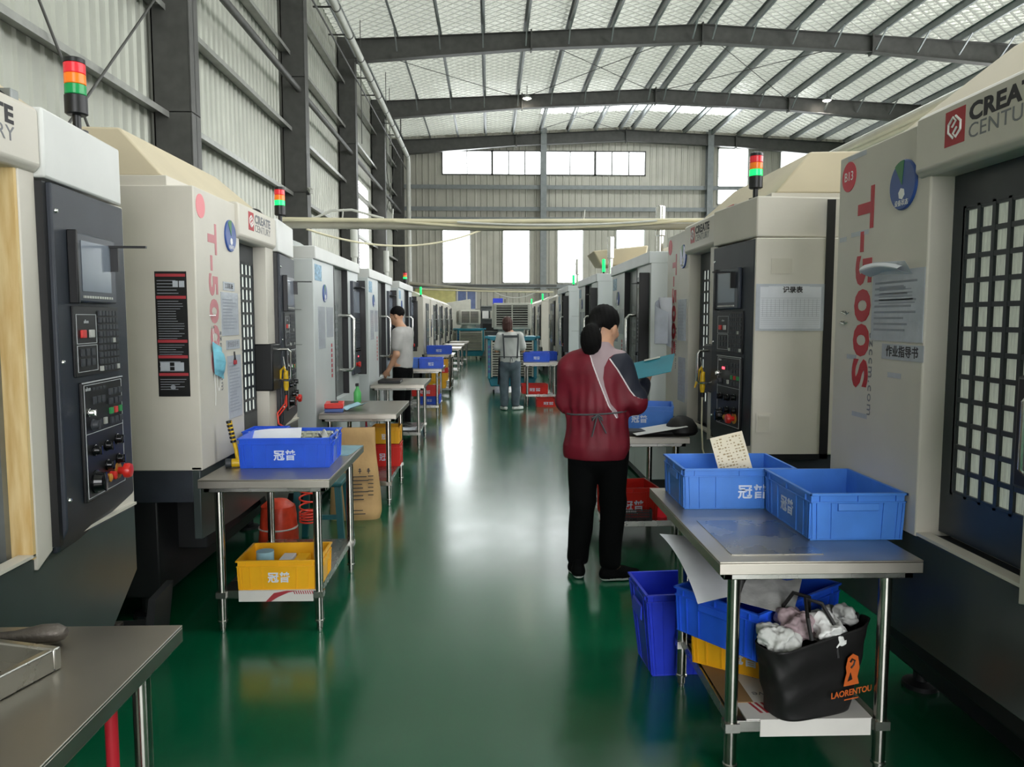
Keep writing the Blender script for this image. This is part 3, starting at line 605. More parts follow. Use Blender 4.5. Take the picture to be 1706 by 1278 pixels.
def machine_G(label, side, y0, hi=True, body='panel_grey', tow=0):
    W_ = 2.08; r = mroot('machining_center', label, side, y0)
    m = MB(); m.box(0, .80, 0, .8, .10, 2.0).box(1.46, W_, 0, .8, .10, 2.0).box(0, W_, .8, 2.2, .10, 2.0).box(.8, 1.46, .3, .8, 1.9, 2.0)
    m.build('enclosure', body, r, bevel=.006)
    MB().box(0, W_, -.02, 2.2, 1.995, 2.10).build('header_panel', 'panel_white' if side == 'L' else body, r, bevel=.008)
    m = MB(); m.hexa([(.1, .25, 2.1), (W_ - .1, .25, 2.1), (W_ - .1, 2.1, 2.1), (.1, 2.1, 2.1)], [(.3, .5, 2.28), (W_ - .4, .5, 2.28), (W_ - .4, 1.9, 2.28), (.3, 1.9, 2.28)])
    m.build('hood', body if side == 'L' else 'hood', r, bevel=.01)
    MB().box(.8, 1.46, .0, .1, .10, .78).build('front_skirt', body, r, bevel=.004)
    d = MB().box(.82, .93, .05, .085, .78, 1.995).box(1.22, 1.44, .05, .085, .78, 1.995).box(.93, 1.22, .05, .085, .78, .92).box(.93, 1.22, .05, .085, 1.66, 1.995).build('door', 'grey_metal', r)
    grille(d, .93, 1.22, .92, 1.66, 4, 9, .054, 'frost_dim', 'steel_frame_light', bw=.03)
    MB().tube([(1.34, .05, 1.55), (1.34, -.05, 1.55), (1.34, -.08, 1.52), (1.34, -.08, 1.05), (1.34, -.05, 1.02), (1.34, .05, 1.02)], .016, n=12).build('handle', 'chrome', d)
    MB().box(.795, .815, -.004, .09, .78, 1.995).build('door_seal', 'black', r); MB().box(1.45, 1.465, -.004, .09, .78, 1.995).build('door_seal', 'black', r)
    # console column
    c = MB().box(1.62, 2.02, -.03, .01, .95, 1.90).build('console', 'bezel', r, bevel=.006)
    MB().box(2.0, 2.03, -.09, .0, .93, 1.92).build('console_side', 'black', c, bevel=.005)
    MB().box(1.66, 1.96, -.036, -.03, 1.58, 1.80).build('screen', 'screen', c)
    k = MB()
    for j in range(7):
        for i in range(8): k.box(1.66 + i * .04, 1.685 + i * .04, -.036, -.03, 1.30 + j * .035, 1.32 + j * .035)
    k.build('key', 'key', c)
    for i in range(3): MB().lathe([(.018, 0), (.015, -.025)], n=14, ax='y').build('selector_knob', 'black_gloss', c, loc=(1.70 + i * .1, -.03, 1.2))
    MB().lathe([(.02, 0), (.02, -.02), (.03, -.025), (.028, -.045)], n=18, ax='y').build('emergency_stop', 'estop', c, loc=(1.74, -.03, 1.05))
    MB().box(1.86, 1.875, -.034, -.03, 1.12, 1.135).build('indicator_light', 'led_red', c)
    MB().box(1.70, 1.96, -.10, -.03, 1.835, 1.843).build('hook_bracket', 'black', c)
    # side seams, stickers, papers
    MB().box(-.0015, 0, .1, .6, 1.59, 1.596).box(-.0015, 0, .1, .6, 1.31, 1.316).box(W_, W_ + .0015, .05, .7, 1.56, 1.566).box(W_, W_ + .0015, .05, .7, 1.30, 1.306).build('panel_seam', 'grey_metal', r)
    MB().box(.05, .30, -.002, 0, 1.83, 1.96).build('sticker', 'blue_sticker', r)
    if hi: dial(r, .40, 1.735, .075)
    else: MB().lathe([(.075, 0), (.075, -.008)], n=24, ax='y').build('status_dial', 'dial_blue', r, loc=(.40, 0, 1.735))
    for (a, b_, z0, z1) in ((.14, .40, 1.27, 1.62), (.46, .74, 1.36, 1.62)):
        m = MB(); m.box(a, b_, -.002, 0, z0, z1); lines(m, a + .02, b_ - .02, z0 + .02, z1 - .03, 12, -.002); m.build('notice', ['pouch', 'print'], r)
    m = MB(); [m.box(.635, .685, -.0012, 0, 1.0 + k * .045, 1.03 + k * .045) for k in range(7)]; m.build('faded_marking', 'red_paint', r)
    MB().box(.02, W_ - .02, .03, 2.1, 0.02, .10).build('machine_base', 'chassis', r)
    if tow: tower(r, 1.9, .1, 2.10, green_only=(tow == 1))
    return r
A1 = machine_T('cream machining centre nearest on the left, door slid open, dark control console beside steel bench', 'L', 1.12, open_=True, lit=False, badge='A12')
A2 = machine_T('cream machining centre with black warning notice and pink badge behind the first crate table', 'L', 3.745, faded=True, badge='A13')
B1 = machine_T('cream machining centre with red B13 badge and large red lettering, nearest on the right', 'R', 3.16, pane='frost_dim')
B1.location.x = 1.435; B1.scale.z = 1.008
B2 = machine_T('cream machining centre with record sheet on its side and lit green signal tower', 'R', 6.04, badge='B12')
G1 = machine_G('grey machining centre next to the cream one with the yellow air gun, left row', 'L', 6.22)
G2 = machine_G('grey machining centre just in front of the man in the grey shirt', 'L', 9.0)
G3 = machine_G('grey machining centre behind the man, with red and green signal tower', 'L', 12.0, hi=False, tow=2)
G4 = machine_G('grey machining centre right behind the clipboard woman, black console and red lamp', 'R', 8.74)
G5 = machine_G('grey machining centre seen over the head of the woman with the clipboard', 'R', 12.0, tow=1)
G6 = machine_G('grey machining centre beyond the second grey one on the right', 'R', 15.6, hi=False, tow=1)
# cream machine with the console on its near side (left row, middle)
def machine_C(label, side, y0, console=True, tow=True):
    r = mroot('machining_center', label, side, y0); W_ = 1.9
    m = MB(); m.box(0, W_, 0, 2.1, .5, 1.98); m.build('enclosure', 'cream', r, bevel=.01)
    m = MB(); m.hexa([(0, .0, 1.98), (W_, .0, 1.98), (W_, 2, 1.98), (0, 2, 1.98)], [(.1, .25, 2.12), (W_ - .1, .25, 2.12), (W_ - .1, 1.9, 2.12), (.1, 1.9, 2.12)]); m.build('hood', 'cream_side', r, bevel=.01)
    MB().box(.05, W_ - .05, .1, 2.0, .0, .5).build('machine_base', 'chassis', r)
    MB().box(0, W_, -.01, .04, .12, .76).build('front_skirt', 'skirt', r)
    d = MB().box(.6, 1.35, -.012, .0, .78, 1.86).build('door', 'door_dark', r)
    MB().box(.72, 1.2, -.015, -.012, 1.0, 1.7).build('window_pane', 'glass_grey', d)
    MB().tube([(1.3, -.01, 1.5), (1.3, -.07, 1.5), (1.3, -.07, 1.1), (1.3, -.01, 1.1)], .014, n=8).build('handle', 'chrome', d)
    if console:
        c = MB().box(-.04, 0, .12, .43, .92, 1.90).build('console', 'black', r, bevel=.008)
        MB().box(-.045, -.04, .16, .39, 1.66, 1.86).build('screen', 'bezel', c)
        k = MB()
        for j in range(9):
            for i in range(6): k.box(-.046, -.04, .16 + i * .038, .185 + i * .038, 1.2 + j * .045, 1.225 + j * .045, int((i * j) % 7 == 3))
        k.build('key', ['key', 'key_light'], c)
        for y in (.18, .27, .36): MB().lathe([(.02, 0), (.018, -.03)], n=12, ax='x').build('selector_knob', 'estop' if y > .3 else 'black_gloss', c, loc=(-.04, y, 1.0))
    else:
        c = MB().box(1.5, 1.85, -.03, .0, .95, 1.9).build('console', 'black', r, bevel=.008)
        MB().box(1.55, 1.8, -.035, -.03, 1.6, 1.82).build('screen', 'screen', c)
        MB().box(.1, .4, -.004, 0, 1.3, 1.62).build('notice', 'pouch', r)
    if tow: tower(r, .0 if console else 1.7, .05, 2.0, green_only=True)
    return r
C1 = machine_C('cream machine whose black console faces the camera, beyond the man', 'L', 16.5)
ords = ['second', 'third', 'fourth', 'fifth']
for i, y in enumerate([18.8, 21.1, 23.8, 26.6]):
    o = machine_C('distant cream machine in the left row, %s beyond the black console' % ['first', 'second', 'third', 'last'][i], 'L', y, False, tow=False)
for i, y in enumerate([18.1, 22.6, 25.2, 28.0, 30.6]):
    o = machine_C('distant cream machine in the right row, %s beyond the grey machines' % ['first', 'second', 'third', 'fourth', 'last'][i], 'R', y, False, tow=i in (1, 3))
def wloc9(u, d, z): return (1.435 + d, 3.16 - u, z)
# ================================================================ tables
def make_table(w, l, h=.76, shelf=.20, group=None, nshelf=True, ins=(.07, .07)):
    r = thing('work_table', '', 'table', group=group)
    m = MB(); m.box(-w / 2, w / 2, 0, l, h - .006, h)
    m.box(-w / 2, w / 2, 0, .004, h - .042, h - .006).box(-w / 2, w / 2, l - .004, l, h - .042, h - .006).box(-w / 2, -w / 2 + .004, 0, l, h - .042, h - .006).box(w / 2 - .004, w / 2, 0, l, h - .042, h - .006)
    m.build('tabletop', 'steel_top', r, bevel=.003)
    m = MB(); a, b_ = w / 2 - .02, .02
    m.box(-a, a, b_, b_ + .03, h - .065, h - .042).box(-a, a, l - b_ - .03, l - b_, h - .065, h - .042).box(-a, -a + .03, b_, l - b_, h - .065, h - .042).box(a - .03, a, b_, l - b_, h - .065, h - .042)
    m.build('under_frame', 'steel', r, bevel=.003)
    for sx in (-1, 1):
        for y in (ins[0], l - ins[1]):
            x = sx * (w / 2 - .075)
            g = MB().cyl((0, 0, .045), (0, 0, h - .065), .021, n=18).build('leg', 'steel_tube', r, loc=(x, y, 0))
            MB().lathe([(.012, 0), (.012, .01), (.016, .012), (.016, .04), (.024, .043), (.024, .05), (.02, .055)], n=16).build('leg_foot', 'steel', g)
            if nshelf: MB().box(-.024, .024, -.024, .024, shelf - .035, shelf - .005).build('shelf_bracket', 'steel', g)
    if nshelf:
        x = w / 2 - .075; a, b_ = ins[0] - .01, l - ins[1] + .01
        m = MB(); m.box(-x, x, a, b_, shelf - .004, shelf).box(-x, x, a, a + .004, shelf - .04, shelf).box(-x, x, b_ - .004, b_, shelf - .04, shelf).box(-x, -x + .004, a, b_, shelf - .04, shelf).box(x - .004, x, a, b_, shelf - .04, shelf)
        m.build('shelf', 'steel', r, bevel=.002)
    return r
TG = 'stainless work tables along the aisle'
T_A = make_table(.62, 1.0)                                                 # copied for the whole aisle
place(T_A, (-1.07, 3.62, 0), 0, 'steel table carrying the big blue crate, yellow crate on its shelf', TG, True)
place(T_A, (-1.055, 6.14, 0), 0, 'steel table with a red and blue case, beside the brown paper sack', TG)
place(T_A, (-1.06, 8.86, 0), 0, 'steel table with a black tray in front of the man', TG)
place(T_A, (-1.03, 11.65, 0), 0, 'steel table holding two blue crates side by side, behind the man', TG)
place(T_A, (-1.06, 16.3, 0), 0, 'steel table with a single blue crate above stacked yellow crates', TG)
place(T_A, (-1.05, 19.9, 0), 0, 'empty steel table just past the single blue crate', TG)
place(T_A, (-1.05, 22.6, 0), 0, 'empty steel table, second from the end of the left row', TG)
place(T_A, (-1.0, 25.4, 0), 0, 'empty steel table at the far end of the left row, before the cooler', TG)
place(T_A, (-1.075, .88, 0), 0, 'steel bench corner with metal casting and rod, beside the open machine', TG)
place(T_A, (.90, 13.3, 0), 0, 'steel table with two blue crates and dark red crates below, right side', TG)
T_B = make_table(.65, 1.06, ins=(.085, .33)); place(T_B, (1.045, 2.33, 0), math.radians(0), 'large steel table with two light blue crates, nearest on the right', TG, True)
T_C = make_table(.62, .95, h=.76); place(T_C, (.98, 4.86, 0), 0, 'steel table behind the clipboard woman with red crate on its shelf', TG, True)

# ================================================================ crates
def make_crate(name, w, l, h, m_, txt=True, side='front', label='', group=None, tx=.5, k=.965):
    """euro container: footprint w (x) by l (y), origin at its base centre"""
    t = .004; r = thing(name, label, 'crate', group=group)
    def ring(s, z, ins=0): return [(-w / 2 * s + ins, -l / 2 * s + ins, z), (w / 2 * s - ins, -l / 2 * s + ins, z), (w / 2 * s - ins, l / 2 * s - ins, z), (-w / 2 * s + ins, l / 2 * s - ins, z)]
    m = MB(); vs = []; fs = []
    rings = [ring(k, 0), ring(.985, h), ring(.985, h, t), ring(k, .006, t)]
    for R in rings: vs += R
    for q in range(3):
        for i in range(4): fs.append((q * 4 + i, q * 4 + (i + 1) % 4, q * 4 + 4 + (i + 1) % 4, q * 4 + 4 + i))
    fs += [(3, 2, 1, 0), (12, 13, 14, 15)]; m.add(vs, fs)
    m.build('crate_body', m_, r)
    m = MB()
    for z0, z1, e in ((h - .008, h, .008), (h - .034, h - .029, .005), (.0, .006, .002)):
        for a in range(4):
            o = w / 2 if a % 2 == 0 else l / 2; p = l / 2 if a % 2 == 0 else w / 2
            s = .985 if z0 > h / 2 else k
            x0, x1 = o * s, o * s + e
            B = [(x0, -p * s - e), (x1, -p * s - e), (x1, p * s + e), (x0, p * s + e)]
            ang = a * PI / 2; R = lambda q: (q[0] * math.cos(ang) - q[1] * math.sin(ang), q[0] * math.sin(ang) + q[1] * math.cos(ang))
            m.hexa([(*R(q), z0) for q in B], [(*R(q), z1) for q in B])
    m.build('crate_rim', m_, r, bevel=.0015)
    m = MB()
    for a in range(4):
        o = w / 2 if a % 2 == 0 else l / 2; p = l / 2 if a % 2 == 0 else w / 2; ang = a * PI / 2
        fr = (-.97, -.90, -.72, -.42, .42, .72, .90, .97) if p > .17 else (-.96, -.86, -.55, .55, .86, .96)
        for f in fr:
            c, wd = f * p, .0022
            R = lambda q: (q[0] * math.cos(ang) - q[1] * math.sin(ang), q[0] * math.sin(ang) + q[1] * math.cos(ang))
            lo = [(o * k - .001, c * k - wd), (o * k + .0045, c * k - wd), (o * k + .0045, c * k + wd), (o * k - .001, c * k + wd)]
            hi = [(o * .985 - .001, c - wd), (o * .985 + .0045, c - wd), (o * .985 + .0045, c + wd), (o * .985 - .001, c + wd)]
            m.hexa([(*R(q), .004) for q in lo], [(*R(q), h - .03) for q in hi])
        for f in (-.8, 0, .8):      # short ribs under the rim
            c = f * p; q0 = [(o * .985 - .001, c - .002), (o * .985 + .006, c - .002), (o * .985 + .006, c + .002), (o * .985 - .001, c + .002)]
            m.hexa([(*R(q), h - .03) for q in q0], [(*R(q), h - .007) for q in q0])
    m.build('crate_rib', m_, r)
    m = MB()                        # grip panels on the short (y) ends and small band feet
    for s in (-1, 1):
        if w > l: m.T = Matrix.Rotation(PI / 2, 4, 'Z')
        y = s * (w if w > l else l) / 2 * .985
        m.hexa([(-.07, y, h * .62), (.07, y, h * .62), (.07, y + s * .009, h * .64), (-.07, y + s * .009, h * .64)], [(-.07, y, h * .80), (.07, y, h * .80), (.07, y + s * .006, h * .78), (-.07, y + s * .006, h * .78)])
    m.build('grip', m_, r, bevel=.001)
    if txt:
        if 'left' in side: text('冠普', 'stencil', r, (-w / 2 * .975 - .0015, -.0, h * .42), (PI / 2, 0, -PI / 2), size=h * .36, ext=.0006, bold=.0012)
        if 'front' in side: text('冠普', 'stencil', r, ((tx - .5) * w, -l / 2 * .975 - .0015, h * .40), (PI / 2, 0, 0), size=h * .36, ext=.0006, bold=.0012)
    return r
def crate(src, loc, rz, label, group=None, first=False, m_=None):
    c = place(src, loc, rz, label, group, first)
    if m_:
        for k_ in kids(c):
            if k_.name.startswith('crate') or k_.name.startswith('grip'):
                key = k_.data.name + m_
                if key not in KIDS:
                    d = k_.data.copy(); d.materials.clear(); d.materials.append(M[m_]); KIDS[key] = d
                k_.data = KIDS[key]
    return c
CB = make_crate('plastic_crate', .46, .38, .155, 'crate_blue')
G2_ = 'blue crates on tables'
crate(CB, (-1.05, 4.09, .76), math.radians(2), 'large bright blue crate full of trays and paper, on the table with hammer', G2_, True)
CR = make_crate('plastic_crate', .33, .43, .165, 'crate_mid', side='left')
crate(CR, (1.262, 2.765, .76), math.radians(0), 'empty light blue crate at the near right corner of the right table', G2_, True)
CR2 = make_crate('plastic_crate', .45, .34, .165, 'crate_mid', tx=.62)
crate(CR2, (.998, 3.165, .76), 0, 'light blue crate with a cream card standing in it', G2_, True)
CY = make_crate('plastic_crate', .40, .30, .15, 'crate_yellow')
crate(CY, (-1.03, 3.83, .20), math.radians(1), 'yellow crate with a roll of tape, on the shelf below the blue crate', None, True)
def cp(src, *a, **k): return crate(src, *a, **k)
c = cp(CB, (-1.275, 4.40, .76), .0, 'small blue crate edge peeking out behind the hammer', None); c.scale = (.45, .6, .85)
# right near table: shelf crates
CS = make_crate('plastic_crate', .52, .36, .17, 'crate_blue', side='front')
c = crate(CS, (1.01, 2.79, .354), math.radians(36), 'large blue crate resting on the yellow crate under the right table', None, True)
c = cp(CY, (1.02, 2.835, .207), math.radians(-35), 'yellow crate under the right table behind the black bag', None); c.scale = (1, 1, .95)
CF = make_crate('plastic_crate', .31, .30, .37, 'crate_navy', txt=False, k=.74)
crate(CF, (.80, 3.26, 0), math.radians(4), 'tall blue crate on the floor behind the right table leg', None, True)
# TR2
cp(CB, (1.08, 5.45, .76), math.radians(-12), 'blue crate on the table right of the clipboard woman', G2_, m_='crate_mid')
RC = make_crate('plastic_crate', .34, .30, .21, 'crate_red')
crate(RC, (.93, 5.10, .20), math.radians(6), 'red crate on the shelf behind the clipboard woman', 'red crates', True)
# TR3
cp(CB, (.84, 13.75, .76), 0, 'blue crate at the front edge of the table beside the louvred cooler', G2_)
cp(CB, (1.0, 14.2, .76), .1, 'blue crate behind another one beside the louvred cooler', G2_)
c = cp(RC, (.80, 13.62, .20), .05, 'dark red crate on the shelf beside the second woman', 'red crates'); c.scale = (1.35, 1, .8)
c = cp(RC, (1.02, 13.3, .0), .02, 'dark red crate on the floor below the shelf beside the second woman', 'red crates'); c.scale = (1.2, .9, .7)
# T2 shelf, T3, T4, T5
c = cp(CY, (-.93, 6.95, .405), 0, 'yellow crate stacked on a red one under the table beside the paper sack', None, ); c.scale = (.62, .8, 1.0)
c = cp(RC, (-.93, 6.95, .20), 0, 'red crate under a yellow one beside the paper sack', 'red crates'); c.scale = (.75, .8, .95)
c = cp(CB, (-1.24, 12.05, .76), 0, 'paler blue crate, left of the pair on the table behind the man', G2_, m_='crate_pale'); c.scale = (.62, 1, .95)
c = cp(CB, (-.90, 12.0, .76), .03, 'deeper blue crate, right of the pair on the table behind the man', G2_); c.scale = (.8, 1, 1)
c = cp(RC, (-.99, 11.95, .33), 0, 'bright red crate under the table with two blue crates', 'red crates'); c.scale = (1.2, 1, .72)
c = cp(CB, (-.93, 12.1, .20), 0, 'small blue crate below the red crate on the table shelf', G2_); c.scale = (.7, 1, .8)
c = cp(CB, (-1.08, 16.75, .76), 0, 'large blue crate alone on a table in the far left row', G2_); c.scale = (1.15, 1, 1.15)
for k, (x, y, z, s, lb) in enumerate([(-1.06, 15.3, .15, (1, 1, 1), 'lowest yellow crate of the stack before the far left tables'), (-.98, 15.3, .30, (.8, 1, 1), 'yellow crate in the middle of the stack before the far left tables'), (-.92, 15.3, .56, (.5, .8, 1), 'small yellow crate topmost of the stack before the far left tables')]):
    c = cp(CY, (x, y, z), 0, lb, 'yellow crates in the far left row'); c.scale = s
c = cp(RC, (-.92, 15.3, .45), 0, 'small red crate between the yellow ones in the far left stack', 'red crates'); c.scale = (.6, .7, .5)
r = thing('crate_rack', 'low grey rack holding the yellow crate stack in the left row', 'rack', (-1.02, 15.3, 0))
MB().box(-.26, .26, -.2, .2, .12, .15).build('shelf', 'grey_metal', r)
for sx in (-1, 1):
    for sy in (-1, 1): MB().cyl((sx * .24, sy * .18, 0), (sx * .24, sy * .18, .8), .014, n=8).build('post', 'steel_tube', r)

# ================================================================ things on the near left table
r = thing('parts_tray', 'pale grey vacuum tray with rows of pockets, leaning out of the blue crate', 'tray', (-.985, 4.11, .845), 0)
T = rotm(math.radians(24), 0, math.radians(3)); m = MB(T); m.box(-.12, .13, -.13, .13, 0, .006)
for i in range(5):
    for j in range(7): m.box(-.105 + i * .048, -.073 + i * .048, -.12 + j * .035, -.097 + j * .035, .006, .018)
m.build('tray_body', 'tray_parts', r, bevel=.001)
o = MB(rotm(math.radians(20), math.radians(-7), .1)).grid(lambda u, v: (-.14 + .28 * u, -.12 + .24 * v, .012 * math.sin(3 * u + v) + .01 * math.sin(7 * v)), 12, 10, thick=.0012).build('paper_sheet', 'paper', loc=(-1.15, 4.08, .87))
tag(o, 'white paper sheet resting in the large blue crate', 'paper')
o = MB().grid(lambda u, v: (-.05 + .1 * u, -.08 + .16 * v, .03 * math.sin(9 * u + 4 * v) * math.sin(5 * v + 1)), 14, 14, thick=.001).build('plastic_film', 'bag_film', loc=(-.865, 4.12, .895)); tag(o, 'crumpled clear film at the right end of the blue crate', 'film')
for p in ((-.985, 4.11, .775), (-1.14, 4.1, .775)):
    o = MB().box(-.09, .09, -.12, .12, 0, .06).build('parts_box', 'paper', loc=p, bevel=.004); tag(o, 'white parts box under the %s in the large blue crate' % ('grey vacuum tray' if p[0] > -1 else 'white paper sheet'), 'box', 'parts boxes inside the blue crate')
o = MB().box(-.10, .10, -.16, .16, 0, .004).build('film_sheet', 'pale_blue_film', loc=(-.87, 4.42, .76), rot=(0, 0, -.1)); tag(o, 'pale blue plastic sheet lying at the back edge of the crate table', 'sheet')
# hammer standing head-down against the machine
r = thing('hammer', 'yellow and black rubber hammer leaning on the cream machine', 'hammer', (-1.30, 3.93, .76), .25)
MB().cyl((-.05, 0, .024), (-.02, 0, .024), .023, n=18).build('hammer_face', 'hammer_head', r, bevel=.003)
MB().cyl((-.02, 0, .024), (.055, 0, .024), .022, n=18).build('hammer_head', 'gun_yellow', r, bevel=.003)
h = MB().tube([(.015, 0, .03), (.004, 0, .09), (-.012, 0, .17), (-.025, 0, .24)], [.012, .010, .011, .013], n=12).build('handle', 'gun_yellow', r)
m = MB()
for k in range(6): t = .13 + k * .02; m.cyl((-.002 - (t - .1) * .18, 0, t), (-.004 - (t - .1) * .18, 0, t + .012), .0145, n=12)
m.build('grip_band', 'black', h)
# tape roll and strips in the yellow crate
r = thing('tape_roll', 'pale blue roll of tape standing in the yellow crate', 'tape', (-1.125, 3.80, .206))
MB().lathe([(.022, 0), (.042, 0), (.042, .05), (.022, .05)], n=28).build('paper_core', 'card_brown', r, loc=(0, 0, .055)); MB().lathe([(.02, .05), (.043, .05), (.043, .1), (.02, .1)], n=28).build('tape', 'pale_blue_film', r, loc=(0, 0, .055))
MB().lathe([(.04, 0), (.04, .053)], n=24).build('cup', 'card_brown', r)
for k, x in enumerate((-1.035, -.99)):
    o = MB().box(-.03, .03, -.1, .1, 0, .10).build('parts_box', 'crate_yellow' if k else 'paper', loc=(x + .03 * k, 3.84, .206)); tag(o, 'small %s box standing inside the yellow crate' % ('yellow' if k else 'white'), 'box', 'boxes inside the yellow crate')
r = thing('cardboard_sheet', 'white cardboard sheet with red stripes on the shelf under the yellow crate', 'cardboard', (-1.03, 3.675, .2))
MB().box(-.19, .19, -.002, .3, .0, .003).box(-.19, .17, -.004, -.001, -.052, .003).build('sheet', 'card', r)
m = MB(); m.prism([(-.06, -.052), (-.02, -.01), (.04, .001), (.09, .001), (.05, -.008), (.0, -.03), (-.035, -.052)], 'y', -.0055, -.004)
for k in range(9): m.prism([(.08 + k * .011, -.016), (.084 + k * .011, -.016), (.078 + k * .011, .001), (.073 + k * .011, .001)], 'y', -.0055, -.004)
m.build('printed_stripes', 'print_red', r)
# ================================================================ near bench: casting and rod
r = thing('metal_casting', 'open grey metal box casting on the near left bench', 'casting', (-1.16, 1.40, .76), math.radians(-16))
m = MB(); m.box(-.25, .15, -.32, -.30, 0, .05).box(-.25, .15, .28, .30, 0, .05).box(.13, .15, -.3, .28, 0, .05).box(-.25, -.23, -.3, .28, 0, .05).box(-.24, .14, -.02, .0, 0, .035).box(-.25, .15, -.32, .3, 0, .008)
m.build('frame', 'steel', r, bevel=.004)
r = thing('round_bar_handle', 'thick grey rod with rounded end lying behind the casting', 'rod', (-1.07, 1.775, .76), math.radians(6))
MB().tube([(-.3, 0, .02), (-.12, 0, .017), (-.04, 0, .018), (.02, 0, .024), (.055, 0, .024), (.072, 0, .022), (.078, 0, .02)], [.013, .013, .016, .022, .022, .014, .004], n=16).build('bar', 'cast', r)
# red rod added for the red reflection in the near bench leg
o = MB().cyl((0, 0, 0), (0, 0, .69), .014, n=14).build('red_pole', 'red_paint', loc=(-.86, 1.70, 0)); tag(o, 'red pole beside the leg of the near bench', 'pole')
# ================================================================ left table 2
r = thing('plastic_case', 'red case with blue base on the second left table', 'case', (-1.28, 6.36, .76), math.radians(8))
MB().box(-.075, .075, -.12, .12, 0, .03).build('case_base', 'dial_blue', r, bevel=.004); MB().box(-.075, .075, -.12, .12, .03, .07).build('case_lid', 'crate_red', r, bevel=.006); MB().box(-.03, .03, -.03, .03, .07, .078).build('handle', 'black', r)
o = MB().grid(lambda u, v: (-.06 + .12 * u, -.12 + .24 * v, .015 + .02 * v + .012 * math.sin(8 * u)), 8, 8, thick=.002).build('film_sheet', 'pale_blue_film', loc=(-1.14, 6.45, .765), rot=(0, 0, -.4)); tag(o, 'crumpled blue film beside the red case', 'film')
r = thing('spray_bottle', 'bright green bottle hanging beside the second left table', 'bottle', (-1.20, 7.0, .76))
MB().lathe([(.03, 0), (.034, .01), (.034, .09), (.014, .13), (.014, .15)], n=18).build('bottle_body', 'green_bottle', r); MB().box(-.012, .012, -.035, .012, .15, .175).build('trigger', 'black', r)
r = thing('blue_cloth_bundle', 'blue cloth bundle under the second left table', 'cloth', (-1.02, 6.35, .56))
MB().lathe([(.01, .07), (.03, .06), (.06, .04), (.075, .01), (.05, 0)], n=18).build('bundle', 'crate_blue', r); MB().cyl((0, 0, .06), (0, 0, .14), .008, n=8).build('cord', 'red_paint', r)
# brown paper sack
def sack(u, v):
    a = 2 * PI * u; z = v * .69; w = .195 - .045 * v; d = .075 * (1 - v) ** .6 + .012
    if v < .06: w *= .93 + v; d *= .8 + 3 * v
    c, s = math.cos(a), math.sin(a); e = .55
    x = w * math.copysign(abs(c) ** e, c); y = d * math.copysign(abs(s) ** .8, s)
    return (x + .006 * math.sin(9 * z + 3 * a) - .035 * v * v * 0, y + .006 * math.sin(14 * v + 2 * a) + .07 * v, z)
r = thing('paper_sack', 'large brown paper sack with printed symbols standing on the floor', 'sack', (-1.02, 5.80, 0), math.radians(7))
MB().grid(sack, 48, 30).build('sack_body', 'kraft', r, sub=1)
m = MB()
def sy(z): return -(.075 * (1 - z / .69) ** .6 + .012) + .07 * z / .69 - .0075
def mark(x0, x1, z0, z1): m.hexa([(x0, sy(z0), z0), (x1, sy(z0), z0), (x1, sy(z0) + .006, z0), (x0, sy(z0) + .006, z0)], [(x0, sy(z1), z1), (x1, sy(z1), z1), (x1, sy(z1) + .006, z1), (x0, sy(z1) + .006, z1)])
for k in range(9):
    z = .05 + k * .026 if k < 2 else .10 + k * .028
    mark(-.04 + random.uniform(0, .02), .08 + random.uniform(-.03, .02), z, z + .006)
    if k > 2: mark(.095, .135, z + .004, z + .009)
for k in range(5): z = .12 + k * .022; mark(-.135, -.115, z, z + .013)
for x in (-.03, .035, .10): mark(x - .012, x + .012, .365, .372); mark(x - .003, x + .003, .35, .39); mark(x - .01, x + .008, .378, .384)
m.build('printed_symbols', 'ink', r)
# red orange sack, coil hose, teal stool
def osack(u, v):
    a = 2 * PI * u; rr = .135 * (1 - .25 * v) * (1 + .05 * math.sin(5 * a) * v + .02 * math.sin(11 * a + 20 * v)); z = .36 * v
    return (rr * math.cos(a), rr * math.sin(a), z if v < .97 else z - .0)
r = thing('orange_sack', 'orange red plastic sack on the floor behind the first left table', 'sack', (-1.32, 4.75, 0))
m = MB(); m.grid(osack, 36, 18); m.lathe([(.101, .36), (.06, .395), (.01, .40)], n=36); m.build('sack_body', 'orange_sack', r)
MB().lathe([(.118, .22), (.121, .225), (.119, .23)], n=36).build('tie_string', 'card', r)
pts = []
for k in range(9 * 14 + 1):
    t = k / 14; a = 2 * PI * t; pts.append((.045 * math.cos(a), .045 * math.sin(a), .60 - .055 * min(t, 5) - .018 * max(0, t - 5) - .0))
r = thing('coiled_air_hose', 'red coiled air hose hanging from the yellow air gun', 'hose', (-1.14, 4.75, 0))
ex = [(-.20, .35, 1.02), (-.21, .34, .96), (-.25, .30, .90), (-.23, .25, .84), (-.12, .15, .80), (-.02, .04, .76), (.02, 0, .68)]
MB().tube(ex + pts, .0055, n=8).build('hose', 'hose_red', r)
r = thing('plastic_stool', 'teal plastic stool half hidden under the first left table', 'stool', (-1.13, 5.15, 0))
MB().box(-.16, .16, -.16, .16, .42, .45).build('seat', 'teal_plastic', r, bevel=.01)
for sx in (-1, 1):
    for sy_ in (-1, 1): MB().hexa([(sx * .16 - .02, sy_ * .16 - .02, 0), (sx * .16 + .02, sy_ * .16 - .02, 0), (sx * .16 + .02, sy_ * .16 + .02, 0), (sx * .16 - .02, sy_ * .16 + .02, 0)], [(sx * .13 - .02, sy_ * .13 - .02, .42), (sx * .13 + .02, sy_ * .13 - .02, .42), (sx * .13 + .02, sy_ * .13 + .02, .42), (sx * .13 - .02, sy_ * .13 + .02, .42)]).build('leg', 'teal_plastic', r)
MB().box(-.14, .14, -.15, -.13, .2, .23).build('stretcher', 'teal_plastic', r)
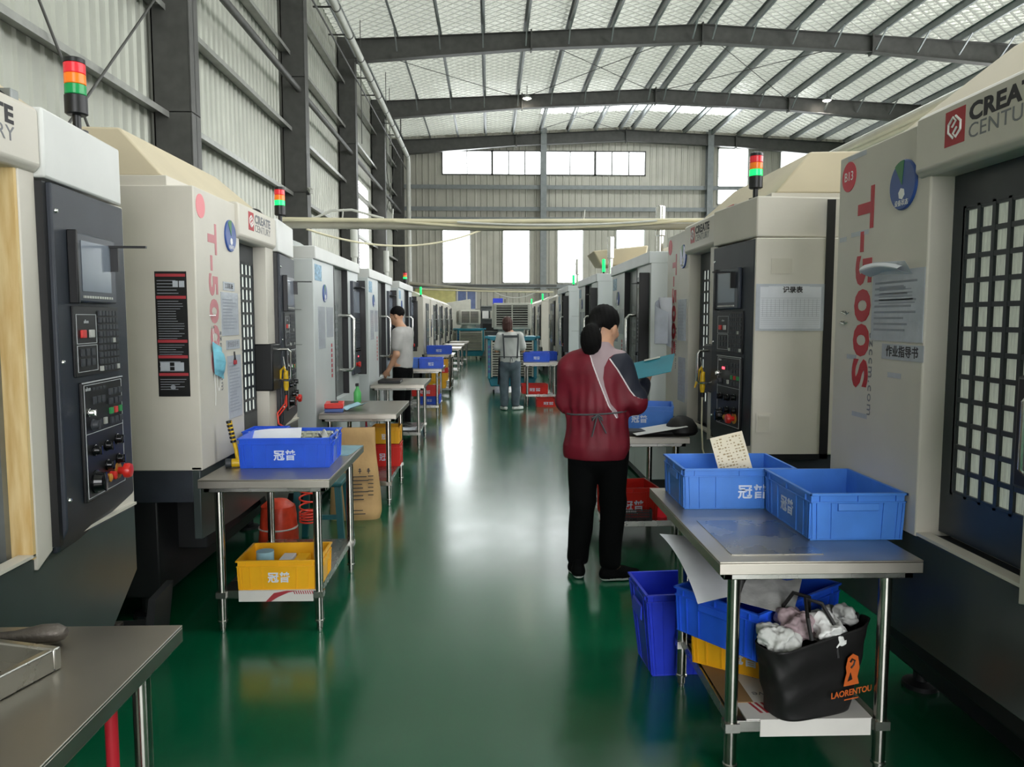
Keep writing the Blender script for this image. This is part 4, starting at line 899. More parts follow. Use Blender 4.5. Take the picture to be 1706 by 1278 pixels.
# yellow air guns hung on door handles
def airgun(loc, rz, label, hose, hm):
    r = thing('air_gun', label, 'air gun', loc, rz)
    MB().tube([(0, 0, .0), (0, 0, .03), (0, 0, .11), (.004, 0, .13)], [.012, .017, .015, .012], n=12).build('gun_body', 'gun_yellow', r)
    MB().tube([(.0, 0, .12), (-.012, -.008, .155), (-.03, -.008, .13), (-.035, -.008, .08), (-.05, -.006, .03)], [.008, .011, .009, .008, .005], n=10).build('lever', 'gun_yellow', r)
    MB().cyl((0, 0, .13), (-.015, 0, .22), .003, n=8).build('nozzle', 'chrome', r)
    MB().cyl((0, 0, -.03), (0, 0, 0), .012, n=12).build('fitting', 'black', r)
    if hose: MB().tube(hose, .005, n=8).build('hose', hm, r)
    return r
airgun((-1.335, 5.075, 1.05), 0, 'yellow air gun with red hose hanging on the left machine door handle', [(0, 0, -.03), (.0, 0, -.10), (-.05, -.02, -.17)], 'hose_red')
airgun((1.335, 4.76, 1.06), 0, 'yellow air gun with cream hose hanging on the right machine door handle', [(0, 0, -.03), (.0, 0, -.2), (.01, 0, -.36), (.06, .02, -.5)], 'hose_cream')
# ================================================================ papers, notices, mask on the machines
def panel_note(name, label, cat, side, y0, u0, u1, z0, z1, mats=('pouch', 'print'), nl=14, d=.003, build=None, inset=.02):
    r = thing(name, label, cat, wloc(side, y0, (u0 + u1) / 2, 0, z0), PI / 2 if side == 'L' else -PI / 2)
    w = (u1 - u0) / 2; m = MB(); m.box(-w, w, -d, -.0003, 0, z1 - z0)
    if nl: lines(m, -w + inset, w - inset, .03, z1 - z0 - .03, nl, -d)
    m.build('sheet', list(mats), r)
    return r
r = panel_note('work_instruction_pouch', 'clear pouch with drawings on the B13 machine, page curling out on top', 'document', 'R', 3.16, .31, .655, 1.44, 1.69, nl=9); r.location.x = 1.435
m = MB(); lines(m, -.12, .12, .13, .2, 6, -.003, 0); m.build('printed_chart', 'print', r)
MB().grid(lambda u, v: (-.19 + .27 * u, -.004 - .03 * math.sin(PI * v) - .025 * v, .235 + .045 * v + .012 * math.sin(PI * u) - .02 * u * v), 14, 8, thick=.0006).build('loose_page', 'paper', r)
MB().grid(lambda u, v: (-.12 + .22 * u, -.003 - .03 * v, .24 + .045 * v - .01 * u), 8, 5, thick=.0006).build('loose_page', 'paper', r)
r = thing('label_strip', 'white strip reading work instructions below the pouch on the B13 machine', 'label', wloc9( .53, 0, 1.375), -PI / 2)
MB().box(-.135, .135, -.002, -.0003, 0, .055).build('strip', 'pouch', r); text('作业指导书', 'ink', r, (0, -.0024, .027), FR, size=.042, ext=.0003, bold=.0008)
for k, z in enumerate((1.545, 1.505)):
    r = thing('cable_hook', 'small metal hook stuck on the B13 machine, %s one' % ['upper', 'lower'][k], 'hook', wloc9( .10 - .01 * k, 0, z), -PI / 2)
    MB().tube([(-.03, 0, 0), (-.015, -.006, .006), (0, -.02, 0), (.012, -.006, -.008), (.03, -.004, .0)], .002, n=6).build('wire', 'chrome', r); MB().lathe([(.006, 0), (.006, -.003)], n=12, ax='y').build('disc', 'grey_metal', r)
tp = MB(); [tp.box(a, a + w_, -.001, -.0003, z, z + .018) for a, w_, z in ((.02, .06, 1.815), (.12, .14, 1.825), (.12, .08, 1.35), (.18, .12, 1.13), (.44, .09, 1.30), (.07, .15, 2.125))]
tp.build('tape_mark', 'pouch', B1)
# gloves and sensor box on M1 roof edge
r = thing('work_glove_pair', 'black and red gloves lying on the roof edge of the nearest left machine', 'glove', wloc('L', 1.12, 1.18, .06, 2.165), PI / 2)
MB().grid(lambda u, v: (-.10 + .2 * u, -.03 + .07 * v, .012 + .018 * math.sin(PI * u) + .006 * math.sin(6 * v)), 14, 8, thick=.02).build('glove', 'black', r); MB().box(-.09, .05, -.036, -.028, .018, .03).build('cuff', 'print_red', r, bevel=.003); MB().box(.11, .15, -.03, .03, 0, .045).build('sensor', 'grey_metal', r, bevel=.004)
r = thing('work_glove_pair', 'dark gloves on the roof edge of the machine with the warning notice', 'glove', wloc('L', 3.745, 1.15, .06, 2.165), PI / 2)
MB().grid(lambda u, v: (-.10 + .2 * u, -.03 + .07 * v, .012 + .018 * math.sin(PI * u) + .006 * math.sin(6 * v)), 14, 8, thick=.02).build('glove', 'black', r)
r = thing('work_glove_pair', 'dark gloves on the roof edge of the machine with the record sheet', 'glove', wloc('R', 6.04, 1.35, .10, 2.175), -PI / 2)
MB().grid(lambda u, v: (-.12 + .24 * u, -.03 + .07 * v, .012 + .018 * math.sin(PI * u) + .006 * math.sin(6 * v)), 14, 8, thick=.02).build('glove', 'black', r); MB().box(-.09, .05, -.036, -.028, .018, .03).build('cuff', 'print_red', r, bevel=.003)
# M2: warning notice on its near side, papers on its face
r = thing('warning_notice', 'tall black notice with red bars on the side of a cream machine', 'sign', (-1.52, 3.745, 1.145), 0)
m = MB(); m.box(-.075, .075, -.003, -.0005, 0, .60)
for z in (.575, .47, .26, .185, .10): m.box(-.07, .07, -.0036, -.003, z, z + .014, 1)
for a, b_, n in ((.49, .565, 5), (.275, .465, 16), (.2, .255, 5), (.115, .18, 3), (.03, .09, 5)): lines(m, -.065, .06, a, b_, n, -.003, 2, .22)
for x in (.01, .04): m.box(x, x + .025, -.0045, -.003, .525, .555, 3)
for x in (-.062, .005): m.box(x, x + .045, -.0045, -.003, .125, .165, 3)
m.lathe([(.012, -.003), (.012, -.004)], (-.005, 0, .045), n=16, ax='y', m=2)
m.build('notice_board', ['black', 'print_red', 'print', 'pouch'], r)
panel_note('document_pouch', 'grey document pouch above the label on the machine with pink badge', 'document', 'L', 3.745, .33, .60, 1.43, 1.66, nl=10)
panel_note('document_pouch', 'lower ruled document pouch on the machine with pink badge', 'document', 'L', 3.745, .40, .62, .98, 1.32, nl=16)
r = thing('label_strip', 'white label strip between the two pouches on the left machine', 'label', wloc('L', 3.745, .50, 0, 1.355), PI / 2)
MB().box(-.11, .11, -.002, -.0003, 0, .05).build('strip', 'pouch', r); text('作业指导书', 'ink_grey', r, (0, -.0024, .025), FR, size=.036, ext=.0003)
r = thing('label_strip', 'small label strip above the upper pouch on the left machine', 'label', wloc('L', 3.745, .46, 0, 1.67), PI / 2)
MB().box(-.09, .09, -.002, -.0003, 0, .045).build('strip', 'pouch', r); text('工具看板', 'ink', r, (0, -.0024, .022), FR, size=.032, ext=.0003)
r = thing('face_mask', 'pale blue face mask hanging by its loop on the left cream machine', 'mask', wloc('L', 3.745, .215, 0, 1.24), PI / 2)
MB().grid(lambda u, v: (-.055 + .13 * u + .02 * (1 - v), -.012 - .035 * math.sin(PI * u) * math.sin(PI * v), .0 + .16 * v - .035 * u + .006 * math.sin(20 * v)), 16, 20, thick=.002).build('mask_body', 'mask_cyan', r)
MB().tube([(-.035, -.01, .16), (-.04, -.01, .21), (-.03, -.006, .235), (-.015, -.01, .2), (.02, -.01, .15)], .0012, n=5).tube([(-.0, -.01, -.005), (.0, -.01, -.06), (.02, -.01, -.09), (.05, -.01, -.06), (.055, -.01, -.03)], .0012, n=5).tube([(-.03, -.008, .0), (-.02, -.008, -.1), (-.03, -.008, -.16)], .0012, n=5).build('ear_loop', 'white', r)
MB().lathe([(.006, 0), (.006, -.012)], n=12, ax='y').build('hook', 'chrome', r, loc=(-.03, 0, .237))
r = thing('cable_hook', 'small metal hook above the hanging face mask', 'hook', wloc('L', 3.745, .19, 0, 1.535), PI / 2)
MB().tube([(-.03, 0, 0), (0, -.02, 0), (.03, -.004, .0)], .002, n=6).build('wire', 'chrome', r)
r = thing('hanging_clip', 'red clip hanging between the pouches on the left machine', 'clip', wloc('L', 3.745, .51, 0, 1.27), PI / 2)
MB().tube([(0, -.004, .07), (-.004, -.006, .04), (-.012, -.006, .02)], .004, n=6).tube([(0, -.004, .07), (.012, -.006, .02)], .003, n=6).build('cord', 'black', r); MB().box(-.02, .02, -.012, -.003, 0, .024).build('clip', 'print_red', r, bevel=.003)
# B: record sheet on its near side, vent plate
r = thing('record_sheet', 'record form in a clear sleeve on the side of a cream machine', 'document', (1.612, 4.09, 1.455), 0)
m = MB(); m.box(-.187, .187, -.003, -.0005, 0, .25); m.box(-.165, .165, -.0036, -.003, .012, .235, 1)
for k in range(15): m.box(-.16, .16, -.0041, -.0036, .02 + k * .011, .0213 + k * .011, 2)
for k in range(14): m.box(-.15 + k * .0225, -.149 + k * .0225, -.0041, -.0036, .075, .17, 2)
m.box(-.12, .10, -.0046, -.0041, .195, .238, 1); m.build('form', ['pouch', 'paper', 'print'], r)
text('记录表', 'ink', r, (.01, -.0052, .217), FR, size=.036, ext=.0003, bold=.001)
m = MB(); m.box(-.04, .04, -.004, 0, 0, .105, 0).box(-.032, .032, -.005, -.004, .01, .095, 1).box(-.032, .032, -.008, -.005, .085, .095, 0)
o = m.build('side_hatch', ['cream', 'cream_side'], B2, loc=(1.95 + .0, .083, .905), rot=(0, 0, PI / 2))
m = MB().box(-.056, .056, -.002, 0, 0, .08); m.build('faded_sticker', 'cream_side', B2, loc=(1.95, .16, 1.76), rot=(0, 0, PI / 2))
m = MB(); m.box(1.949, 1.955, .395, .44, .76, 2.15).box(1.949, 1.955, 0, .44, .755, .785).build('side_gap', 'black', B2)
# B2 face papers and hanging cloth paper
panel_note('document_pouch', 'document pouch on the far machine face beside the curled pages', 'document', 'R', 6.04, .36, .60, 1.36, 1.66, nl=10)
panel_note('document_pouch', 'lower document pouch on the cream machine right of the clipboard', 'document', 'R', 6.04, .40, .60, .92, 1.24, nl=10)
r = thing('curled_pages', 'sheaf of curled pages clipped on the machine behind the clipboard', 'paper', wloc('R', 6.04, .16, 0, 1.33), -PI / 2)
MB().grid(lambda u, v: (-.11 + .2 * u + .10 * v * (1 - u), -.02 - .07 * math.sin(PI * u) * (.3 + v), .02 + .33 * v - .05 * u * (1 - v)), 14, 12, thick=.001).build('page', 'paper', r)
MB().grid(lambda u, v: (-.02 + .12 * u, -.05 - .09 * math.sin(PI * u), .0 + .36 * v - .12 * u * v), 12, 10, thick=.001).build('page', 'pouch', r)
MB().cyl((0, 0, .02), (0, -.05, .03), .003, n=6).build('clip', 'black', r)
# ================================================================ right near table: on top and on the shelf
r = thing('punched_card', 'cream punched card standing in the light blue crate', 'card', (1.045, 3.10, .80), math.radians(0))
T = rotm(math.radians(-14), math.radians(-14), math.radians(-4)); m = MB(T); m.box(-.068, .068, -.002, .002, 0, .25)
for j in range(18):
    for i in range(9):
        if random.random() < .75: x = -.06 + i * .0135; z = .015 + j * .0128; m.box(x, x + random.uniform(.004, .011), -.0026, -.002, z, z + .003 + .004 * random.random(), 1)
m.build('card', ['tray_cream', 'tray_line'], r)
o = MB().box(-.15, .15, -.22, .2, 0, .002).build('plastic_mat', 'steel', loc=(.93, 2.62, .7602)); tag(o, 'thin worn plastic sheet taped on the right steel table', 'mat')
# papers lying over the tilted crate
o = MB().grid(lambda u, v: (-.16 + .3 * u, -.2 + .4 * v, .02 * math.sin(3 * u) - .10 * (1 - v) ** 2 * (1 - u)), 12, 12, thick=.001).build('drawing_sheet', 'paper', loc=(.86, 2.80, .60), rot=(.12, .32, .25)); tag(o, 'large paper drawing hanging over the crate under the right table', 'paper')
o = MB().grid(lambda u, v: (-.09 + .18 * u, -.10 + .2 * v, .012 * math.sin(9 * u + 5 * v) * v), 14, 12, thick=.001).build('film_bag', 'bag_film', loc=(.985, 2.60, .565), rot=(.3, .1, -.5)); tag(o, 'crinkled clear film bag on the tilted blue crate', 'bag')
# cardboard on shelf
r = thing('cardboard_sheet', 'flattened printed carton with red arrow stripes under the black bag', 'cardboard', (1.045, 2.415, .2), 0)
MB().box(-.20, .22, -.008, .45, 0, .004).box(-.155, .215, -.012, -.008, -.055, .004).build('sheet', 'card', r)
MB().box(-.24, -.14, .1, .58, .0045, .007).build('brown_flap', 'card_brown', r)
m = MB()
for k in range(9): a = -.16 + k * .021; m.prism([(a, .10), (a + .01, .10), (a + .03, .03), (a + .02, .03)], 'z', .0045, .005)
m.prism([(.01, .03), (.10, .03), (.05, .0)], 'z', .0045, .005)
for k in range(6): a = -.17 + k * .012; m.prism([(a, .40), (a + .006, .40), (a + .02, .33), (a + .014, .33)], 'z', .0045, .005)
m.prism([(-.09, .34), (-.02, .36), (-.08, .28)], 'z', .0045, .005); m.build('printed_stripes', 'print_red', r)
text('reflective', 'ink_grey', r, (-.04, .16, .0048), (0, 0, PI), size=.045, ext=.0003)
# black tote bag
r = thing('tote_bag', 'black cloth tote bag with orange print on the shelf of the right table', 'bag', (1.075, 2.475, .2065), math.radians(17))
def bag(u, v):
    a = 2 * PI * u; c, s = math.cos(a), math.sin(a); z = .27 * v
    w = .145 + .055 * v; d = .07 + .012 * v
    x = w * math.copysign(abs(c) ** .45, c); y = d * math.copysign(abs(s) ** .55, s)
    n = .008 * math.sin(6 * a + 9 * v) * v + .005 * math.sin(3 * a - 16 * v)
    return (x * (1 + n * 3) + .01 * v - .03 * (1 - v) * 0, y * (1 + n * 5) - .0, z * (1 + .10 * x / .17))
m = MB(); m.grid(bag, 56, 18); m.lathe([(.085, .003), (.02, .001)], n=24); b_ = m.build('bag_body', 'bag_black', r, sub=1)
s = b_.modifiers.new('solid', 'SOLIDIFY'); s.thickness = .003
m = MB()
for s_ in (-1, 1): m.tube([(-.05, s_ * .07, .27), (-.06, s_ * .06, .34), (-.03, s_ * .03 + .02, .385), (.02, s_ * .03, .37), (.045, s_ * .06, .31), (.05, s_ * .078, .2)], .007, n=6)
m.build('handle', 'bag_black', r)
pl = empty('printed_logo', (.10, -.088, 0), math.radians(2), r)
m = MB(); m.prism([(-.035, .105), (.03, .105), (.022, .13), (.03, .16), (.022, .20), (.0, .212), (-.02, .20), (-.028, .17), (-.024, .15), (-.03, .13)], 'y', -.004, -.003); m.build('logo_shape', 'orange_print', pl)
m = MB(); m.tube([(-.008, -.005, .165), (.004, -.005, .175), (.008, -.005, .188), (-.004, -.005, .195), (-.012, -.005, .185)], .003, n=5); m.prism([(-.02, .12), (.0, .125), (-.008, .15)], 'y', -.0052, -.004); m.build('logo_detail', 'bag_black', pl)
text('LAORENTOU', 'orange_print', pl, (-.0, -.004, .08), (PI / 2, 0, 0), size=.029, ext=.0004, bold=.0006, sx=1.0)
MB().box(-.03, .03, -.0042, -.0036, .056, .060).build('printed_rule', 'orange_print', pl)
for k, (x, y, z, sx_, mm, lb) in enumerate([(-.13, .0, .26, .06, 'tee_pale', 'pale grey cloth stuffed in the black bag, left end'), (-.04, .02, .29, .065, 'mauve', 'grey folded cloth in the middle of the black bag'), (.06, -.01, .27, .07, 'white', 'white plastic wrap at the mouth of the black bag'), (.15, .02, .30, .045, 'bag_film', 'clear plastic bundle at the right end of the black bag')]):
    p = r.matrix_basis @ Vector((x, y, z))
    o = MB().grid(lambda u, v: tuple((sx_ * (1 + .22 * math.sin(5 * u * 2 * PI + 7 * v + k) * math.sin(PI * v))) * q for q in (1.25 * math.cos(2 * PI * u) * math.sin(PI * v), .9 * math.sin(2 * PI * u) * math.sin(PI * v), .75 * math.cos(PI * v))), 22, 12).build('crumpled_wrap', mm, loc=p, sub=1); tag(o, lb, 'wrapping')
    o.rotation_euler = (.3 * k, .2, .7 * k); dm_ = o.modifiers.new('crease', 'DISPLACE'); tx = bpy.data.textures.new('crease', 'CLOUDS'); tx.noise_scale = .045; dm_.texture = tx; dm_.strength = .05; dm_.mid_level = .5; o.modifiers['sub'].levels = 2; o.modifiers['sub'].render_levels = 2
# ================================================================ table behind the woman
r = thing('black_pouch', 'black soft pouch on the table right of the clipboard woman', 'bag', (1.27, 5.0, .76))
MB().lathe([(.03, .12), (.07, .10), (.10, .06), (.105, .02), (.09, 0)], n=20).build('pouch', 'bag_black', r)
o = MB().grid(lambda u, v: (-.17 + .34 * u, -.11 + .22 * v, .012 + .05 * u), 6, 4, thick=.003).build('paper_pad', 'white', loc=(1.10, 4.97, .765), rot=(0, 0, .1)); tag(o, 'white paper pad propped in front of the blue crate by the woman', 'paper')
o = MB().box(-.22, .2, -.09, .05, 0, .03).build('black_cloth', 'bag_black', loc=(1.12, 5.02, .7602), bevel=.01); tag(o, 'folded black cloth under the white paper pad', 'cloth')
r = thing('wire_basket', 'black perforated basket before the red crate', 'basket', (.93, 4.93 + .035, .20))
m = MB(); T_ = .003
m.box(-.13, .13, -.06, .06, 0, .004)
for k in range(27): x = -.13 + k * .01; m.box(x - .0025, x + .0025, -.062, -.059, 0, .075).box(x - .0025, x + .0025, .059, .062, 0, .075)
for k in range(13): y = -.06 + k * .01; m.box(-.132, -.129, y - .0025, y + .0025, 0, .075).box(.129, .132, y - .0025, y + .0025, 0, .075)
for z in (.0, .018, .036, .054, .072):
    m.box(-.133, .133, -.063, -.058, z, z + .005).box(-.133, .133, .058, .063, z, z + .005).box(-.133, -.128, -.06, .06, z, z + .005).box(.128, .133, -.06, .06, z, z + .005)
m.build('basket_body', 'black', r)
o = MB().grid(lambda u, v: (-.06 + .12 * u, -.05 + .1 * v, .03 + .05 * math.sin(PI * u) * v), 8, 6, thick=.001).build('paper_scrap', 'paper', loc=(.91, 4.965, .22)); tag(o, 'white paper scraps in the black basket', 'paper')
r = thing('plastic_bottle', 'clear bottle with white cap and red liquid beside the red crate', 'bottle', (1.15, 5.02, .20))
MB().lathe([(.035, 0), (.038, .01), (.038, .12), (.03, .14), (.018, .155)], n=22).build('bottle_body', 'red_glass', r)
MB().lathe([(.039, .10), (.039, .15), (.02, .165)], n=22).build('shoulder', 'bag_film', r); MB().lathe([(.018, .155), (.018, .18), (.016, .183)], n=18).build('cap', 'white', r)
# T3 tray and shelf papers
r = thing('black_tray', 'flat black tray on the table in front of the man', 'tray', (-1.18, 9.2, .76)); MB().box(-.13, .13, -.15, .15, 0, .035).build('tray_body', 'black', r, bevel=.004)
o = MB().grid(lambda u, v: (-.15 + .3 * u, -.12 + .24 * v, .01 + .03 * math.sin(7 * u) * math.sin(6 * v) ** 2), 12, 12, thick=.002).build('newspaper', 'paper', loc=(-1.02, 9.1, .205)); tag(o, 'crumpled newspaper on the shelf of the table before the man', 'paper')
# ================================================================ coolers, ducts, cables
def cooler(loc, rz, label, head_h=.55, duct=False):
    r = thing('air_cooler', label, 'cooler', loc, rz)
    MB().prism([(-.50, .32), (.50, .32), (.44, .14), (-.44, .14)], 'y', -.46, .46).build('water_tank', 'cooler_teal', r, bevel=.02)
    m = MB()
    for sx in (-1, 1):
        for sy in (-1, 1): m.box(sx * .5 - .06 if sx > 0 else -.5, .5 if sx > 0 else -.44, sy * .5 - .06 if sy > 0 else -.5, .5 if sy > 0 else -.44, .30, 1.12)
    m.box(-.5, .5, -.5, .5, 1.08, 1.16).box(-.56, -.48, -.56, -.48, 1.12, 1.17).box(.48, .56, -.56, -.48, 1.12, 1.17).box(-.46, .46, -.46, .46, .32, 1.10)
    m.build('cooler_body', 'cooler_teal', r, bevel=.008)
    for a in range(4):
        ang = a * PI / 2; m = MB(Matrix.Rotation(ang, 4, 'Z')); m.box(-.42, .42, -.475, -.465, .34, 1.07)
        for k in range(14): z = .36 + k * .05; m.hexa([(-.42, -.53, z), (.42, -.53, z), (.42, -.48, z + .025), (-.42, -.48, z + .025)], [(-.42, -.53, z + .006), (.42, -.53, z + .006), (.42, -.48, z + .031), (-.42, -.48, z + .031)], 1)
        m.box(-.43, -.40, -.535, -.47, .34, 1.08, 1).box(.40, .43, -.535, -.47, .34, 1.08, 1)
        m.build('louvre_panel', ['louver_dark', 'louver'], r)
    MB().lathe([(.3, 1.16), (.26, 1.26), (.26, 1.30)], n=24).build('neck', 'louver', r)
    hd = MB().box(-.38, .38, -.34, .34, 1.30, 1.84).build('outlet_box', 'louver', r, bevel=.015)
    for a in range(4):
        ang = a * PI / 2; d_ = .34 if a % 2 == 0 else .38; w_ = .32 if a % 2 == 0 else .28
        m = MB(Matrix.Rotation(ang, 4, 'Z')); m.box(-w_, w_, -d_ - .004, -d_, 1.36, 1.79, 1)
        for k in range(9): z = 1.37 + k * .048; m.box(-w_, w_, -d_ - .03, -d_ - .004, z, z + .013)
        m.box(-.012, .012, -d_ - .032, -d_, 1.34, 1.81).box(-w_ - .02, -w_, -d_ - .032, -d_, 1.34, 1.81).box(w_, w_ + .02, -d_ - .032, -d_, 1.34, 1.81)
        m.build('outlet_louvre', ['louver', 'louver_dark'], hd)
    for sx in (-1, 1):
        for sy in (-1, 1):
            c = MB().box(-.02, .02, -.03, .03, .07, .15).build('caster', 'grey_metal', r, loc=(sx * .38, sy * .38, 0)); MB().cyl((-.015, 0, .04), (.015, 0, .04), .04, n=16).build('wheel', 'rubber', c)
    m = MB(); [m.box(-.495, -.445, -.5035, -.5, .42 + k * .1, .48 + k * .1) for k in range(6)]; m.build('blue_marking', 'dial_blue', r)
    return r
cooler((.47, 16.1, 0), 0, 'teal evaporative cooler with white louvres, in front of the second woman')
c2 = cooler((-.78, 28.9, 0), math.radians(12), 'teal evaporative cooler at the far end of the left row')
MB().box(.0, .35, -.25, .25, 1.35, 1.75).build('side_duct', 'louver', c2)
r = thing('storage_shelf', 'grey shelf unit with blue box beyond the louvred cooler', 'shelf', (.15, 31.0, 0))
for z in (.5, 1.0, 1.5, 2.0): MB().box(-.5, .5, -.2, .2, z, z + .03).build('shelf', 'grey_metal', r)
for x in (-.5, .47): MB().box(x, x + .03, -.2, .2, 0, 2.3).build('upright', 'steel_frame', r)
MB().box(-.48, .48, .15, .19, 0, 2.0).build('back_panel', 'steel_frame_light', r)
for k, (x, z, w, m_) in enumerate([(.2, 2.03, .4, 'crate_navy'), (-.3, 1.53, .25, 'white'), (.15, 1.53, .5, 'louver'), (-.1, 1.03, .6, 'chassis'), (.1, .53, .6, 'crate_pale')]):
    o = MB().box(-w / 2, w / 2, -.15, .12, 0, .3).build('storage_box', m_, loc=(.15 + x, 31.0, z), bevel=.01); tag(o, ['blue box on top of the far shelf unit', 'white box on the far shelf unit', 'pale box on the far shelf unit', 'dark box on the far shelf unit', 'pale blue box low on the far shelf unit'][k], 'box')
# pale building unit / cabinet at the left end
o = MB().hexa([(-2.2, 30.8, 0), (-.75, 30.8, 0), (-.75, 32, 0), (-2.2, 32, 0)], [(-2.0, 30.8, 2.1), (-.75, 30.8, 2.3), (-.75, 32, 2.3), (-2.0, 32, 2.1)]).build('grey_cabinet', 'louver', bevel=.02); tag(o, 'pale grey enclosure behind the far cooler', 'cabinet')
# overhead cable bridges across the aisle
def catenary(p, q, sag, n=24): return [tuple(Vector(p).lerp(Vector(q), t / n) + Vector((0, 0, -sag * 4 * (t / n) * (1 - t / n)))) for t in range(n + 1)]
r = thing('cable_bridge', 'thick grey pipe and pale hoses bridging the aisle above the machines', 'pipe', (0, 7.45, 0))
MB().tube([(-1.98, 0, 2.41), (0, 0, 2.39), (2.1, 0, 2.41)], .035, n=12).build('conduit', 'hose_grey', r)
MB().tube([(-1.98, -.05, 2.455), (-.3, -.05, 2.44), (2.1, -.05, 2.46)], .02, n=10).build('hose', 'hose_cream', r)
MB().tube(catenary((-.9, -.06, 2.44), (1.9, -.06, 2.46), .07), .013, n=8).build('hose', 'hose_cream', r)
MB().tube(catenary((-.3, -.08, 2.43), (1.6, -.08, 2.45), .035), .010, n=8).build('hose', 'pvc', r)
MB().tube([(-1.7, 0, 2.45), (-1.5, 0, 2.54), (-1.3, 0, 2.55), (-1.0, 0, 2.47)], .012, n=8).build('hose', 'pvc', r)
m = MB()
for x, dx in ((-1.42, -.03), (-1.40, .02), (-.92, .01), (.9, .02)): m.cyl((x, 0, 2.38), (x + dx, 0, 2.56), .006, n=6)
m.build('cable_tie', 'pvc', r)
for i, (x, y, z0, z1, h) in enumerate([(1.66, 7.5, 2.10, 2.62, 'R'), (1.62, 10.3, 2.1, 2.62, 'R'), (-1.62, 9.4, 2.0, 2.6, 'L'), (-1.62, 12.3, 2.0, 2.6, 'L'), (1.6, 13.9, 2.1, 2.6, 'R')]):
    r = thing('exhaust_pipe', ['bright steel exhaust pipe on the grey machine beside the cable bridge', 'bright steel exhaust pipe on the second grey machine on the right', 'pale exhaust pipe rising behind the left cable bridge', 'pale exhaust pipe above the third grey machine on the left', 'thin steel exhaust pipe further along the right row'][i], 'pipe', (x, y, z0 - .02))
    MB().lathe([(.032, 0), (.032, (z1 - z0) * .45), (.045, (z1 - z0) * .47), (.045, z1 - z0), (.04, z1 - z0 + .005)], n=18).build('pipe_body', 'chrome' if h == 'R' else 'pvc', r)
o = MB().tube(catenary((-2.0, 8.6, 2.5), (.02, 10.4, 2.75), .22), .012, n=8).build('hanging_cable', 'hose_cream'); tag(o, 'pale cable sagging from the left machines up towards the aisle', 'cable')
o = MB().tube(catenary((.02, 10.4, 2.75), (.4, 7.45, 2.44), .02), .012, n=8).build('hanging_cable', 'hose_cream'); tag(o, 'pale cable running from mid air to the cable bridge', 'cable')
r = thing('cable_bridge', 'lower far cable bundle crossing the aisle beneath the gable windows', 'cable', (0, 20.5, 0))
MB().tube(catenary((-2.1, 0, 2.46), (1.6, 0, 2.24), .05), .04, n=10).build('conduit', 'hose_grey', r); MB().tube(catenary((-1.8, -.1, 2.30), (1.7, -.1, 2.22), .02), .02, n=8).build('hose', 'hose_cream', r); MB().tube(catenary((.1, -.1, 2.24), (1.3, -.1, 2.26), .18), .014, n=8).build('hose', 'pvc', r)
MB().box(-2.1, 1.8, .06, .12, 2.36, 2.42).build('support_bar', 'steel_frame', r)
# long pipes over the right row
for i, (x, z) in enumerate([(3.0, 2.95), (3.08, 2.95), (3.15, 2.935)]):
    o = MB().cyl((x, .5, z), (x, 9, z), .035 if i < 2 else .02, n=10).build('supply_pipe', 'pvc'); tag(o, ['long pale pipe above the right machines, nearest the aisle', 'long pale pipe above the right machines, second from the aisle', 'thin pale pipe above the right machines, furthest from the aisle'][i], 'pipe')
r = thing('pipe_support', 'steel support frame carrying the long pale pipes', 'frame', (3.05, 0, 0))
for y in (.9, 3.6, 8.8): MB().box(.75, .81, y - .03, y + .03, 0, 3.0).box(-.15, .81, y - .03, y + .03, 2.88, 2.915).build('post', 'steel_frame', r)
# security camera style fitting on the left column
r = thing('wall_camera', 'small white camera on the second left column', 'camera', (-3.66, 16.1, 4.1))
MB().box(-.04, .04, -.14, .08, 0, .08).build('camera_body', 'pvc', r, bevel=.01, rot=(.4, 0, .5)); MB().box(-.06, .0, -.02, .02, -.06, .03).build('bracket', 'black', r)
# hung items on the far right cream machine
r = thing('hand_controller', 'black hand controller hanging on a cream machine in the right row', 'controller', (1.5, 16.19, 1.35))
MB().box(-.04, .04, -.03, 0, 0, .16).build('controller_body', 'black', r, bevel=.01); MB().tube([(0, -.01, 0), (.02, -.01, -.2), (-.03, -.01, -.45), (-.06, -.01, -.6)], .012, n=6).build('cord', 'black', r)
# fan/roof gear on the right machines
r = thing('roof_conveyor', 'yellowish chip hopper on top of a grey machine in the right row', 'hopper', (1.85, 11.0, 2.25))
MB().hexa([(-.3, -.3, 0), (.3, -.3, 0), (.3, .3, 0), (-.3, .3, 0)], [(-.42, -.35, .2), (.35, -.35, .28), (.35, .35, .28), (-.42, .35, .2)]).build('hopper_body', 'hood', r, bevel=.02)
# ================================================================ foot gear under the left machine
r = thing('jack_stand', 'black steel jack stand on the floor beneath the left machine', 'stand', (-1.62, 3.30, 0), .1)
MB().box(-.13, .13, -.13, .13, .12, .16).build('stand_plate', 'chassis', r, bevel=.005); MB().hexa([(.12, -.12, 0), (.16, -.12, 0), (.16, .12, 0), (.12, .12, 0)], [(.17, -.12, .34), (.20, -.12, .34), (.20, .12, .34), (.17, .12, .34)]).build('side_arm', 'chassis', r); MB().cyl((-.1, 0, 0), (-.1, 0, .12), .03, n=12).build('leg', 'chassis', r); MB().cyl((0, 0, .16), (0, 0, .2), .02, n=12).build('bolt', 'cast', r)
r = thing('oil_can', 'round grey metal dish on the floor before the black jack stand', 'dish', (-1.60, 3.10, 0)); MB().lathe([(.09, 0), (.11, .02), (.08, .06), (.02, .075)], n=24).build('dish', 'cast', r)
